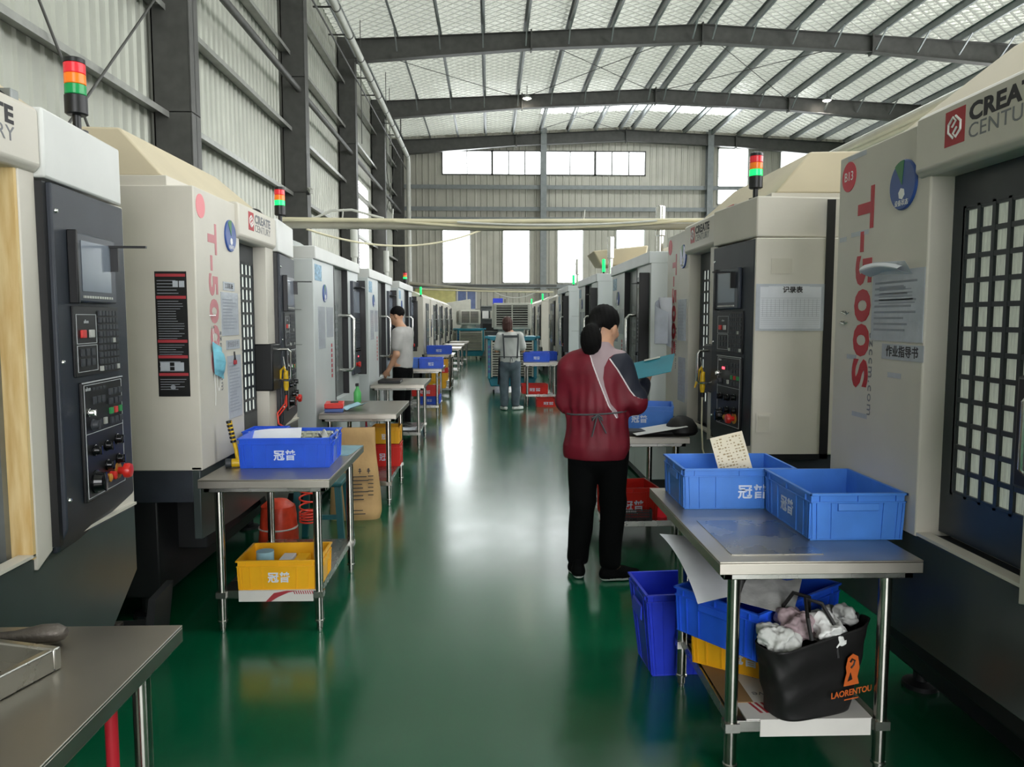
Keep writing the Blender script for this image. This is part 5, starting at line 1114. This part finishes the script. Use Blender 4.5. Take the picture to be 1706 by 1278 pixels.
# ================================================================ people (distance-field bodies meshed with surface nets)
def seg_d(P, a, b, ra, rb):
    a, b = np.array(a, float), np.array(b, float); d = b - a
    t = np.clip(((P - a) @ d) / max(d @ d, 1e-9), 0, 1)
    return np.linalg.norm(P - a - t[:, None] * d, axis=1) - (ra + t * (rb - ra))
def ell_d(P, c, r, rot=None):
    q = P - np.array(c, float)
    if rot is not None: q = q @ np.array(rot)
    r = np.array(r, float); k0 = np.linalg.norm(q / r, axis=1); k1 = np.linalg.norm(q / (r * r), axis=1)
    return k0 * (k0 - 1) / np.maximum(k1, 1e-6)
def smin(a, b, k):
    h = np.maximum(k - np.abs(a - b), 0) / k
    return np.minimum(a, b) - h * h * k * .25
def surfnet(f, lo, hi, h):
    lo = np.array(lo, float); n = np.ceil((np.array(hi) - lo) / h).astype(int) + 1
    ax = [lo[i] + h * np.arange(n[i]) for i in range(3)]
    G = np.stack(np.meshgrid(*ax, indexing='ij'), -1).reshape(-1, 3)
    V = np.concatenate([f(G[i:i + 200000]) for i in range(0, len(G), 200000)]).reshape(n)
    ins = V < 0; c = ins[:-1, :-1, :-1].astype(int)
    for dx, dy, dz in [(1, 0, 0), (0, 1, 0), (0, 0, 1), (1, 1, 0), (1, 0, 1), (0, 1, 1), (1, 1, 1)]:
        c = c + ins[dx:n[0] - 1 + dx, dy:n[1] - 1 + dy, dz:n[2] - 1 + dz]
    act = (c > 0) & (c < 8); idx = -np.ones(act.shape, int); cells_ = np.argwhere(act); idx[act] = np.arange(len(cells_))
    acc = np.zeros((len(cells_), 3)); cnt = np.zeros(len(cells_))
    corners = [(i, j, k) for i in (0, 1) for j in (0, 1) for k in (0, 1)]
    for a in corners:
        for b in corners:
            if sum(abs(x - y) for x, y in zip(a, b)) != 1 or a > b: continue
            va = V[tuple((cells_ + a).T)]; vb = V[tuple((cells_ + b).T)]; s = (va < 0) != (vb < 0)
            t = np.where(s, va / np.where(s, va - vb, 1), 0)[:, None]
            acc += s[:, None] * (np.array(a) + t * (np.array(b) - np.array(a))); cnt += s
    vs = lo + h * (cells_ + acc / cnt[:, None]); fs = []
    for d in range(3):
        u, w = [(1, 2), (2, 0), (0, 1)][d]
        sl0 = [slice(None)] * 3; sl1 = [slice(None)] * 3; sl0[d] = slice(0, -1); sl1[d] = slice(1, None)
        e = np.argwhere(ins[tuple(sl0)] != ins[tuple(sl1)])
        e = e[(e[:, u] > 0) & (e[:, w] > 0) & (e[:, u] < n[u] - 1) & (e[:, w] < n[w] - 1)]
        du = np.zeros(3, int); du[u] = 1; dw = np.zeros(3, int); dw[w] = 1
        q = np.stack([idx[tuple((e - du - dw).T)], idx[tuple((e - dw).T)], idx[tuple(e.T)], idx[tuple((e - du).T)]], 1)
        fl = ins[tuple(e.T)]; q[~fl] = q[~fl][:, ::-1]; fs.append(q)
    return vs, np.concatenate(fs)
def sdf_mesh(name, f, lo, hi, h, mats, parent, choose=None, smooth=2):
    vs, fs = surfnet(f, lo, hi, h)
    me = bpy.data.meshes.new(name); me.from_pydata(vs.tolist(), [], fs.tolist())
    for k in (mats if isinstance(mats, (list, tuple)) else [mats]): me.materials.append(M[k])
    me.polygons.foreach_set('use_smooth', [True] * len(me.polygons))
    if choose is not None:
        ctr = vs[fs].mean(1); me.polygons.foreach_set('material_index', choose(ctr).astype(int).tolist())
    me.update(); o = bpy.data.objects.new(name, me); C.objects.link(o); o.parent = parent
    if smooth: s = o.modifiers.new('smooth', 'SMOOTH'); s.iterations = smooth; s.factor = .5
    return o
def limb(P, pts, k=.03):
    d = None
    for (a, ra), (b, rb) in zip(pts[:-1], pts[1:]):
        e = seg_d(P, a, b, ra, rb); d = e if d is None else smin(d, e, k)
    return d
def Rz(a): c, s = math.cos(a), math.sin(a); return np.array([[c, -s, 0], [s, c, 0], [0, 0, 1.]])
def Rx(a): c, s = math.cos(a), math.sin(a); return np.array([[1, 0, 0], [0, c, -s], [0, s, c]])
# head: local frame, face towards +y, centre of skull at origin; A turns it, c places it
def head_d(P, c, A):
    q = (P - np.array(c)) @ A
    d = ell_d(q, (0, -.012, .02), (.076, .094, .092))
    d = smin(d, ell_d(q, (0, .032, -.045), (.055, .058, .068)), .04)
    d = smin(d, ell_d(q, (0, .066, -.095), (.024, .022, .02)), .03)
    d = smin(d, seg_d(q, (0, .088, -.005), (0, .108, -.035), .008, .012), .018)
    d = smin(d, ell_d(q, (0, .088, -.066), (.022, .010, .009)), .012)
    for s in (-1, 1):
        d = smin(d, ell_d(q, (s * .078, -.005, -.02), (.010, .021, .032)), .008)
        d = smin(d, ell_d(q, (s * .036, .07, -.022), (.024, .018, .018)), .02)
        d = np.maximum(d, -ell_d(q, (s * .032, .103, .002), (.017, .014, .010)))
    return d
def head_to(c, A, p): return tuple(np.array(c) + np.array(A) @ np.array(p))
def add_eyes(parent, c, A):
    for s in (-1, 1):
        MB().lathe([(.001, -.011), (.008, -.008), (.011, 0), (.008, .008), (.001, .011)], head_to(c, A, (s * .032, .080, .002)), n=12).build('eye', 'white', parent)
        MB().lathe([(.001, -.005), (.005, 0), (.001, .005)], head_to(c, A, (s * .032, .090, .002)), n=10).build('pupil', 'black', parent)
def hand_d(P, w, dirv, palm_n, s=1., curl=.6, thumb_side=1, spread=.16):
    """wrist w, pointing direction, palm normal: palm, four fingers of unequal length and a thumb"""
    D = np.array(dirv, float); D /= np.linalg.norm(D); N = np.array(palm_n, float); N -= D * (N @ D); N /= np.linalg.norm(N); X = np.cross(D, N) * thumb_side
    w = np.array(w, float); d = None
    q = np.stack([(P - w) @ X, (P - w) @ D, (P - w) @ N], 1)
    d = ell_d(q, (0, .048 * s, 0), (.040 * s, .052 * s, .015 * s))
    d = smin(d, seg_d(q, (0, -.03, 0), (0, .02, 0), .024 * s, .026 * s), .02)
    for i, L in enumerate((.068, .076, .071, .056)):
        x0 = (.029 - i * .0195) * s; a = np.array([x0, .085 * s, 0]); ang = 0; p = a
        for j, fr in enumerate((.45, .32, .23)):
            ang += curl * (.8 if j == 0 else 1.0); nx = p + np.array([(x0 * spread) * fr, math.cos(ang) * L * fr * s, math.sin(ang) * L * fr * s])
            r0 = (.0092 - j * .0009) * s; d = smin(d, seg_d(q, p, nx, r0, r0 - .0008), .005); p = nx
    a = np.array([.030, .025, .004]) * s; b = np.array([.052, .052, .018]) * s; c_ = np.array([.052, .078, .034]) * s
    d = smin(d, seg_d(q, a, b, .013 * s, .011 * s), .012); d = smin(d, seg_d(q, b, c_, .011 * s, .009 * s), .006)
    return d

def folds(P, amp, f=38., ph=0.): return amp * (np.sin(P[:, 2] * f + 5 * np.sin(P[:, 0] * 12 + ph) + ph) * .5 + np.sin(P[:, 0] * f * 1.2 + P[:, 2] * 14 + ph) * .5)
# ---------------- woman with the clipboard: local frame x right, y forward (away from the camera), z up
def woman():
    r = thing('person', 'person in a burgundy jacket and black trousers with a ponytail, holding a teal clipboard', 'person', (.62, 4.40, 0), math.radians(-6))
    hc, A = (.045, .055, 1.475), Rz(math.radians(-38)) @ Rx(math.radians(-24))
    RS, RE, RW = (.135, .0, 1.25), (.22, -.01, 1.045), (.29, .17, 1.145)
    LS, LE, LW = (-.16, .0, 1.24), (-.18, .03, 1.04), (-.03, .21, 1.06)
    RD, RN = (.05, .12, .06), (-.35, .1, .75)
    def body(P):
        d = head_d(P, hc, A)
        d = smin(d, seg_d(P, (0, .0, 1.30), (.03, .02, 1.40), .055, .052), .04)
        t = P * np.array([1, 1.5, 1]); d = smin(d, seg_d(t, (0, 0, .90), (0, 0, 1.24), .125, .14), .06)
        d = smin(d, limb(P, [(RS, .045), (RE, .036), (RW, .025)]), .03); d = smin(d, limb(P, [(LS, .045), (LE, .036), (LW, .025)]), .03)
        for s, fx, fy in ((-1, -.095, .03), (1, .115, -.03)): d = smin(d, limb(P, [((s * .075, 0, .86), .075), ((s * .085, .0, .48), .05), ((fx, fy, .09), .032)]), .04)
        d = smin(d, hand_d(P, RW, RD, RN, .95, .75, -1), .01); d = smin(d, hand_d(P, LW, (.6, .6, .2), (0, .2, 1), .95, .55, 1), .01)
        return d
    b = sdf_mesh('body', body, (-.32, -.2, .02), (.42, .42, 1.64), .0075, 'skin', r)
    add_eyes(b, hc, A)
    def jacket(P):
        t = P * np.array([1, 1.4, 1])
        d = seg_d(t, (0.005, -.01, 1.03), (0, -.01, 1.20), .160, .150)
        d = smin(d, seg_d(t, (-.10, -.01, 1.255), (.09, -.01, 1.26), .082, .082), .07)
        d = smin(d, seg_d(t, (.0, 0, .79), (.005, 0, .95), .196, .165), .08)
        d = smin(d, seg_d(P, (0, .0, 1.29), (.012, .012, 1.365), .080, .066), .06)
        d = smin(d, limb(P, [(RS, .072), (RE, .066), (tuple(np.array(RW) + (-.012, -.04, -.01)), .044)], .03), .05)
        d = smin(d, limb(P, [(LS, .068), (LE, .056), (LW, .042)], .03), .05)
        wst = np.exp(-((P[:, 2] - .985) / .02) ** 2) * .008 * (np.abs(P[:, 0]) < .19)
        ang = np.arctan2(P[:, 1], P[:, 0])
        pl = np.exp(-((P[:, 2] - .985) / .16) ** 2) * .0045 * np.sin(ang * 17 + 6 * P[:, 2])
        d = d + wst + pl + .0022 * np.sin(P[:, 2] * 26 + P[:, 0] * 40) + .002 * np.sin(P[:, 0] * 60 - P[:, 2] * 22)
        d = np.maximum(d, .715 - P[:, 2])
        wr = np.array(RW); dr = np.array([.05, .2, .09]); dr = dr / np.linalg.norm(dr)
        near = (np.linalg.norm(P - wr, axis=1) < .11) & (P[:, 1] > .12)
        d = np.where(near, np.maximum(d, (P - wr) @ dr + .03), d)
        return np.maximum(d, P[:, 2] - 1.39)
    j = sdf_mesh('jacket', jacket, (-.36, -.24, .69), (.42, .32, 1.41), .0075, ['jacket_cloth'], r)
    vc = np.empty(len(j.data.vertices) * 3); j.data.vertices.foreach_get('co', vc); x, y, z = vc.reshape(-1, 3).T
    x = x + .02
    ip = lambda zz, pts_: np.interp(zz, [p[1] for p in pts_], [p[0] for p in pts_])
    xl = ip(z, [(.135, .955), (.083, 1.032), (.026, 1.175), (-.006, 1.26), (-.038, 1.372)])
    xr = ip(z, [(.14, .955), (.131, 1.003), (.094, 1.043), (.06, 1.141), (.051, 1.186), (.057, 1.249), (.083, 1.30), (.115, 1.32), (.3, 1.34)])
    xb = ip(z, [(.9, 1.05), (.284, 1.063), (.231, 1.083), (.203, 1.118), (.169, 1.175), (.134, 1.232), (.088, 1.295), (.115, 1.32), (.3, 1.34)])
    xm = ip(z, [(-.5, 1.18), (-.228, 1.20), (-.215, 1.272), (-.18, 1.324), (-.129, 1.37)])
    bk = np.where(y > .10, 1, 0)
    mv = np.minimum(np.maximum(np.maximum(xl - x, x - xr), .96 - z), x - xm) + bk * (z < 1.2)
    nv = xb - x
    pp = np.minimum(np.minimum(np.maximum(np.abs(x - xl) - .0038, .96 - z), np.maximum(np.abs(x - xb) * .8 - .0035, z - 1.30)), np.maximum(np.abs(x - xm) - .0035, 1.20 - z)) + bk * .5 * (x < .2)
    for nm, val in (('mauve', mv), ('navy', nv), ('piping', pp)):
        at = j.data.attributes.new(nm, 'FLOAT', 'POINT'); at.data.foreach_set('value', val.astype(np.float32))
    m = MB(); pts = [(.172 * math.cos(a), -.008 + .126 * math.sin(a), .985 + .01 * math.cos(a)) for a in [2 * PI * k / 40 for k in range(40)]]
    m.tube(pts, .005, n=6, closed=True); m.tube([(0, -.14, .985), (-.012, -.152, .93), (-.03, -.155, .86)], .004, n=6).tube([(.0, -.14, .985), (.02, -.152, .94), (.05, -.15, .88)], .004, n=6).tube([(0, -.14, .985), (.025, -.15, .97), (.03, -.15, .95), (.0, -.142, .98), (-.03, -.15, .965), (-.028, -.15, .95), (0, -.14, .985)], .004, n=6)
    m.build('apron_string', 'apron', j)
    MB().grid(lambda u, v: (-.09 + .2 * u, .115 + .02 * math.sin(PI * u), 1.30 - .58 * v), 10, 10, thick=.004).build('apron', 'apron', r)
    def trousers(P):
        d = seg_d(P * np.array([1, 1.3, 1]), (.01, 0, .76), (.01, 0, .87), .155, .145)
        for s, fx, fy in ((-1, -.10, .04), (1, .085, -.03)): d = smin(d, limb(P, [((s * .085 + .01, 0, .78), .095), ((s * .088 + .012, .0, .46), .076), ((fx, fy, .11), .064)], .02), .02)
        d = d + folds(P, .003, 24, 1.)
        return np.maximum(d, .075 - P[:, 2])
    sdf_mesh('trousers', trousers, (-.28, -.2, .05), (.28, .2, 1.0), .009, 'trousers_black', r)
    for k, (x, y, a) in enumerate(((-.105, .035, .15), (.11, -.035, -1.2))):
        A2 = Rz(a)
        def shoe(P):
            q = (P - np.array([x, y, 0])) @ A2
            d = limb(q, [((0, -.055, .038), .038), ((0, .05, .033), .043), ((0, .135, .026), .032)], .03); d = smin(d, seg_d(q, (0, -.05, .05), (0, -.04, .09), .034, .034), .02)
            return np.maximum(d, .004 - q[:, 2])
        s = sdf_mesh('shoe', shoe, (x - .2, y - .2, 0), (x + .2, y + .2, .12), .006, ['trousers_black', 'white'], r, lambda c: (c[:, 2] < .02) * 1.)
    def hair(P):
        q = (P - np.array(hc)) @ A
        d = ell_d(q, (0, -.022, .03), (.086, .098, .093)); cut = ell_d(q, (0, .085, -.045), (.072, .075, .085)); d = np.maximum(d, -cut)
        d = np.maximum(d, -(q[:, 2] + .055 + .4 * q[:, 1]))
        for s in (-1, 1): d = np.maximum(d, -ell_d(q, (s * .085, .0, -.035), (.03, .026, .035)))
        pc = (P - np.array([-.028, -.075, 1.40])); pt = ell_d(pc @ Rx(.2), (-.01, 0, .0), (.062, .052, .095))
        d = smin(d, pt, .02); d = smin(d, seg_d(P, (-.025, -.055, 1.465), (.0, -.02, 1.50), .03, .04), .02)
        return d + .0015 * np.sin(P[:, 0] * 260 + P[:, 2] * 60)
    hr = sdf_mesh('hair', hair, (-.16, -.18, 1.28), (.2, .2, 1.64), .006, 'hair_black', r)
    MB().lathe([(.03, -.008), (.036, 0), (.03, .008)], (-.015, -.052, 1.462), n=16, ax='y').build('hair_tie', 'black', hr)
    return r
woman()
# clipboard: built flat, then leaned towards her
r = thing('clipboard', 'glossy teal clipboard held by the person in burgundy', 'clipboard', (.945, 4.47, 1.235), math.radians(-18))
T = rotm(math.radians(26), math.radians(-14), math.radians(-8))
m = MB(T); m.box(-.13, .135, -.11, .11, -.0015, .0015); m.build('board', 'clipboard', r, bevel=.0008)
MB(T).box(-.05, .05, .085, .105, .0015, .008).build('clip', 'chrome', r)
# ---------------- second woman in front of the cooler
def woman2():
    r = thing('person', 'person in a pale tee and grey overalls apron with jeans, standing before the teal cooler', 'person', (.345, 12.75, 0), math.radians(4)); r.scale = (.93, .95, .995)
    hc, A = (-.05, .03, 1.44), Rx(math.radians(-14)) @ Rz(math.radians(6))
    arms = [((s * .175, 0, 1.24), (s * .235, .02, 1.0), (s * .12 if s < 0 else .17, .22, 1.02 if s < 0 else 1.1)) for s in (-1, 1)]
    def body(P):
        d = head_d(P, hc, A); d = smin(d, seg_d(P, (0, 0, 1.25), (-.03, .01, 1.36), .05, .05), .04)
        t = P * np.array([1, 1.5, 1]); d = smin(d, seg_d(t, (0, 0, .88), (0, 0, 1.2), .12, .135), .06)
        for k, (a, b, c) in enumerate(arms): d = smin(d, limb(P, [(a, .045), (b, .036), (c, .026)]), .03); d = smin(d, hand_d(P, c, (-.3 if k else .3, .6, .1), (0, .2, 1), .95, .5, 1 if k else -1), .01)
        for s in (-1, 1): d = smin(d, limb(P, [((s * .08, 0, .84), .08), ((s * .09, .02, .47), .05), ((s * .10, 0, .09), .035)]), .04)
        return d
    b = sdf_mesh('body', body, (-.34, -.2, .02), (.34, .42, 1.6), .011, 'skin', r); add_eyes(b, hc, A)
    def tee(P):
        t = P * np.array([1, 1.4, 1]); d = seg_d(t, (0, 0, .80), (0, 0, 1.17), .185, .165); d = smin(d, seg_d(t, (-.12, 0, 1.20), (.12, 0, 1.20), .085, .085), .06)
        for a, b, c in arms: d = smin(d, seg_d(P, a, tuple(np.array(a) * .25 + np.array(b) * .75), .072, .075), .04)
        return np.maximum(np.maximum(d + folds(P, .004, 28), .80 - P[:, 2]), P[:, 2] - 1.315)
    te = sdf_mesh('tee_shirt', tee, (-.36, -.22, .78), (.36, .24, 1.34), .010, 'tee_pale', r)
    m = MB()
    for s in (-1, 1): m.grid(lambda u, v: (s * (.135 - .02 * v) + .028 * (u - .5), -.128 - .012 * math.sin(PI * v) + (.06 * max(0, .1 - v) * 10), 1.275 - .40 * v), 4, 14, thick=.004)
    m.grid(lambda u, v: (-.13 + .26 * u, -.148, 1.255 - .04 * v), 8, 2, thick=.004)
    m.tube([(.20 * math.cos(a), .15 * math.sin(a), .90) for a in [2 * PI * k / 30 for k in range(30)]], .007, n=6, closed=True)
    m.tube([(0, -.15, .9), (-.01, -.155, .85), (-.015, -.155, .78)], .005, n=5).tube([(0, -.15, .9), (.02, -.155, .87), (.035, -.155, .82)], .005, n=5); m.build('apron_strap', 'apron', te)
    MB().grid(lambda u, v: (-.21 + .05 * u - .02 * v, -.05 + .2 * u, .88 - .45 * v), 6, 10, thick=.005).build('apron', 'apron', r)
    def jeans(P):
        d = seg_d(P * np.array([1, 1.25, 1]), (0, 0, .78), (0, 0, .84), .165, .16)
        for s in (-1, 1): d = smin(d, limb(P, [((s * .09, 0, .78), .105), ((s * .105, .02, .45), .088), ((s * .10, 0, .08), .07)], .02), .03)
        return np.maximum(np.maximum(d + folds(P, .005, 26, 2.), .07 - P[:, 2]), P[:, 2] - .87)
    sdf_mesh('jeans', jeans, (-.28, -.2, .05), (.28, .2, .9), .012, 'jeans', r)
    for x, y, a in ((-.10, -.0, .3), (.11, .0, -1.0)):
        A2 = Rz(a)
        def shoe(P):
            q = (P - np.array([x, y, 0])) @ A2; d = limb(q, [((0, -.05, .04), .038), ((0, .05, .035), .043), ((0, .13, .028), .034)], .03); return np.maximum(d, .005 - q[:, 2])
        sdf_mesh('shoe', shoe, (x - .22, y - .22, 0), (x + .22, y + .22, .12), .009, ['white', 'grey_metal'], r, lambda c: (c[:, 2] > .055) * 1.)
    def hair(P):
        q = (P - np.array(hc)) @ A; d = ell_d(q, (0, -.02, .015), (.098, .108, .11)); d = smin(d, ell_d(q, (0, -.03, -.065), (.092, .07, .085)), .03)
        d = np.maximum(d, -ell_d(q, (0, .10, -.04), (.07, .09, .10))); return d + .003 * np.sin(P[:, 0] * 160)
    sdf_mesh('hair', hair, (-.22, -.18, 1.2), (.18, .2, 1.62), .009, 'hair_brown', r)
woman2()
# ---------------- man at the machine door, facing the left row
def man():
    r = thing('person', 'person with short black hair, glasses and a grey tee leaning towards a machine door', 'person', (-1.16, 10.35, 0), math.radians(72))
    hc, A = (0, .085, 1.565), Rx(math.radians(-12)) @ Rz(math.radians(14))
    arms = [((-.175, .0, 1.33), (-.20, -.0, 1.05), (-.19, .13, .83)), ((.19, .0, 1.34), (.25, .05, 1.07), (.17, .24, 1.0))]
    def body(P):
        d = head_d(P, hc, A); d = smin(d, seg_d(P, (0, .01, 1.36), (0, .06, 1.48), .06, .058), .04)
        t = P * np.array([1, 1.5, 1]); d = smin(d, seg_d(t, (0, 0, .95), (0, 0, 1.28), .13, .15), .06)
        for k, (a, b, c) in enumerate(arms): d = smin(d, limb(P, [(a, .052), (b, .041), (c, .028)]), .03); d = smin(d, hand_d(P, c, (.1, .5, -.6) if k == 0 else (-.2, .8, .1), (.8, .2, .2) if k == 0 else (0, 0, 1), 1, .5, 1), .01)
        for s in (-1, 1): d = smin(d, limb(P, [((s * .085, 0, .9), .085), ((s * .09, .02, .5), .055), ((s * .10, 0, .09), .038)]), .04)
        return d
    b = sdf_mesh('body', body, (-.34, -.2, .02), (.34, .46, 1.72), .010, 'skin', r); add_eyes(b, hc, A)
    def tee(P):
        t = P * np.array([1, 1.35, 1]); d = seg_d(t, (0, 0, .88), (0, .0, 1.26), .17, .178); d = smin(d, seg_d(t, (-.13, 0, 1.31), (.13, 0, 1.31), .085, .085), .07)
        for a, b, c in arms: d = smin(d, seg_d(P, a, tuple(np.array(a) * .35 + np.array(b) * .65), .075, .072), .04)
        return np.maximum(np.maximum(d + folds(P, .005, 26), .86 - P[:, 2]), P[:, 2] - 1.415)
    sdf_mesh('tee_shirt', tee, (-.36, -.24, .83), (.36, .26, 1.44), .010, 'tee_grey', r)
    def tr(P):
        d = seg_d(P * np.array([1, 1.25, 1]), (0, 0, .84), (0, 0, .92), .155, .15)
        for s in (-1, 1): d = smin(d, limb(P, [((s * .09, 0, .82), .10), ((s * .095, .02, .48), .078), ((s * .10, 0, .06), .06)], .02), .03)
        return np.maximum(d + folds(P, .003, 24), .05 - P[:, 2])
    sdf_mesh('trousers', tr, (-.28, -.2, .03), (.28, .22, 1.08), .012, 'trousers_black', r)
    for s in (-1, 1):
        def shoe(P):
            q = P - np.array([s * .10, 0, 0]); d = limb(q, [((0, -.06, .04), .04), ((0, .06, .035), .045), ((0, .15, .028), .036)], .03); return np.maximum(d, .005 - q[:, 2])
        sdf_mesh('shoe', shoe, (s * .1 - .1, -.14, 0), (s * .1 + .1, .24, .12), .009, 'black', r)
    def hair(P):
        q = (P - np.array(hc)) @ A; d = ell_d(q, (0, -.02, .035), (.084, .098, .090)); d = np.maximum(d, -ell_d(q, (0, .105, -.05), (.082, .085, .08)))
        for s in (-1, 1): d = np.maximum(d, -ell_d(q, (s * .09, .0, -.04), (.03, .03, .04)))
        return np.maximum(d, -(q[:, 2] + .055)) + .002 * np.sin(P[:, 1] * 220 + P[:, 2] * 150)
    sdf_mesh('hair', hair, (-.14, -.08, 1.46), (.14, .24, 1.72), .007, 'hair_black', r)
    m = MB()
    for s in (-1, 1):
        pts = [head_to(hc, A, (s * .034 + .024 * math.cos(t), .104, .002 + .017 * math.sin(t))) for t in [2 * PI * k / 20 for k in range(20)]]; m.tube(pts, .0018, n=5, closed=True)
        m.tube([head_to(hc, A, (s * .058, .103, .006)), head_to(hc, A, (s * .082, .06, .004)), head_to(hc, A, (s * .086, -.01, -.004))], .0018, n=5)
    m.tube([head_to(hc, A, (-.011, .106, .006)), head_to(hc, A, (.011, .106, .006))], .0018, n=5); m.build('glasses', 'black', r)
man()
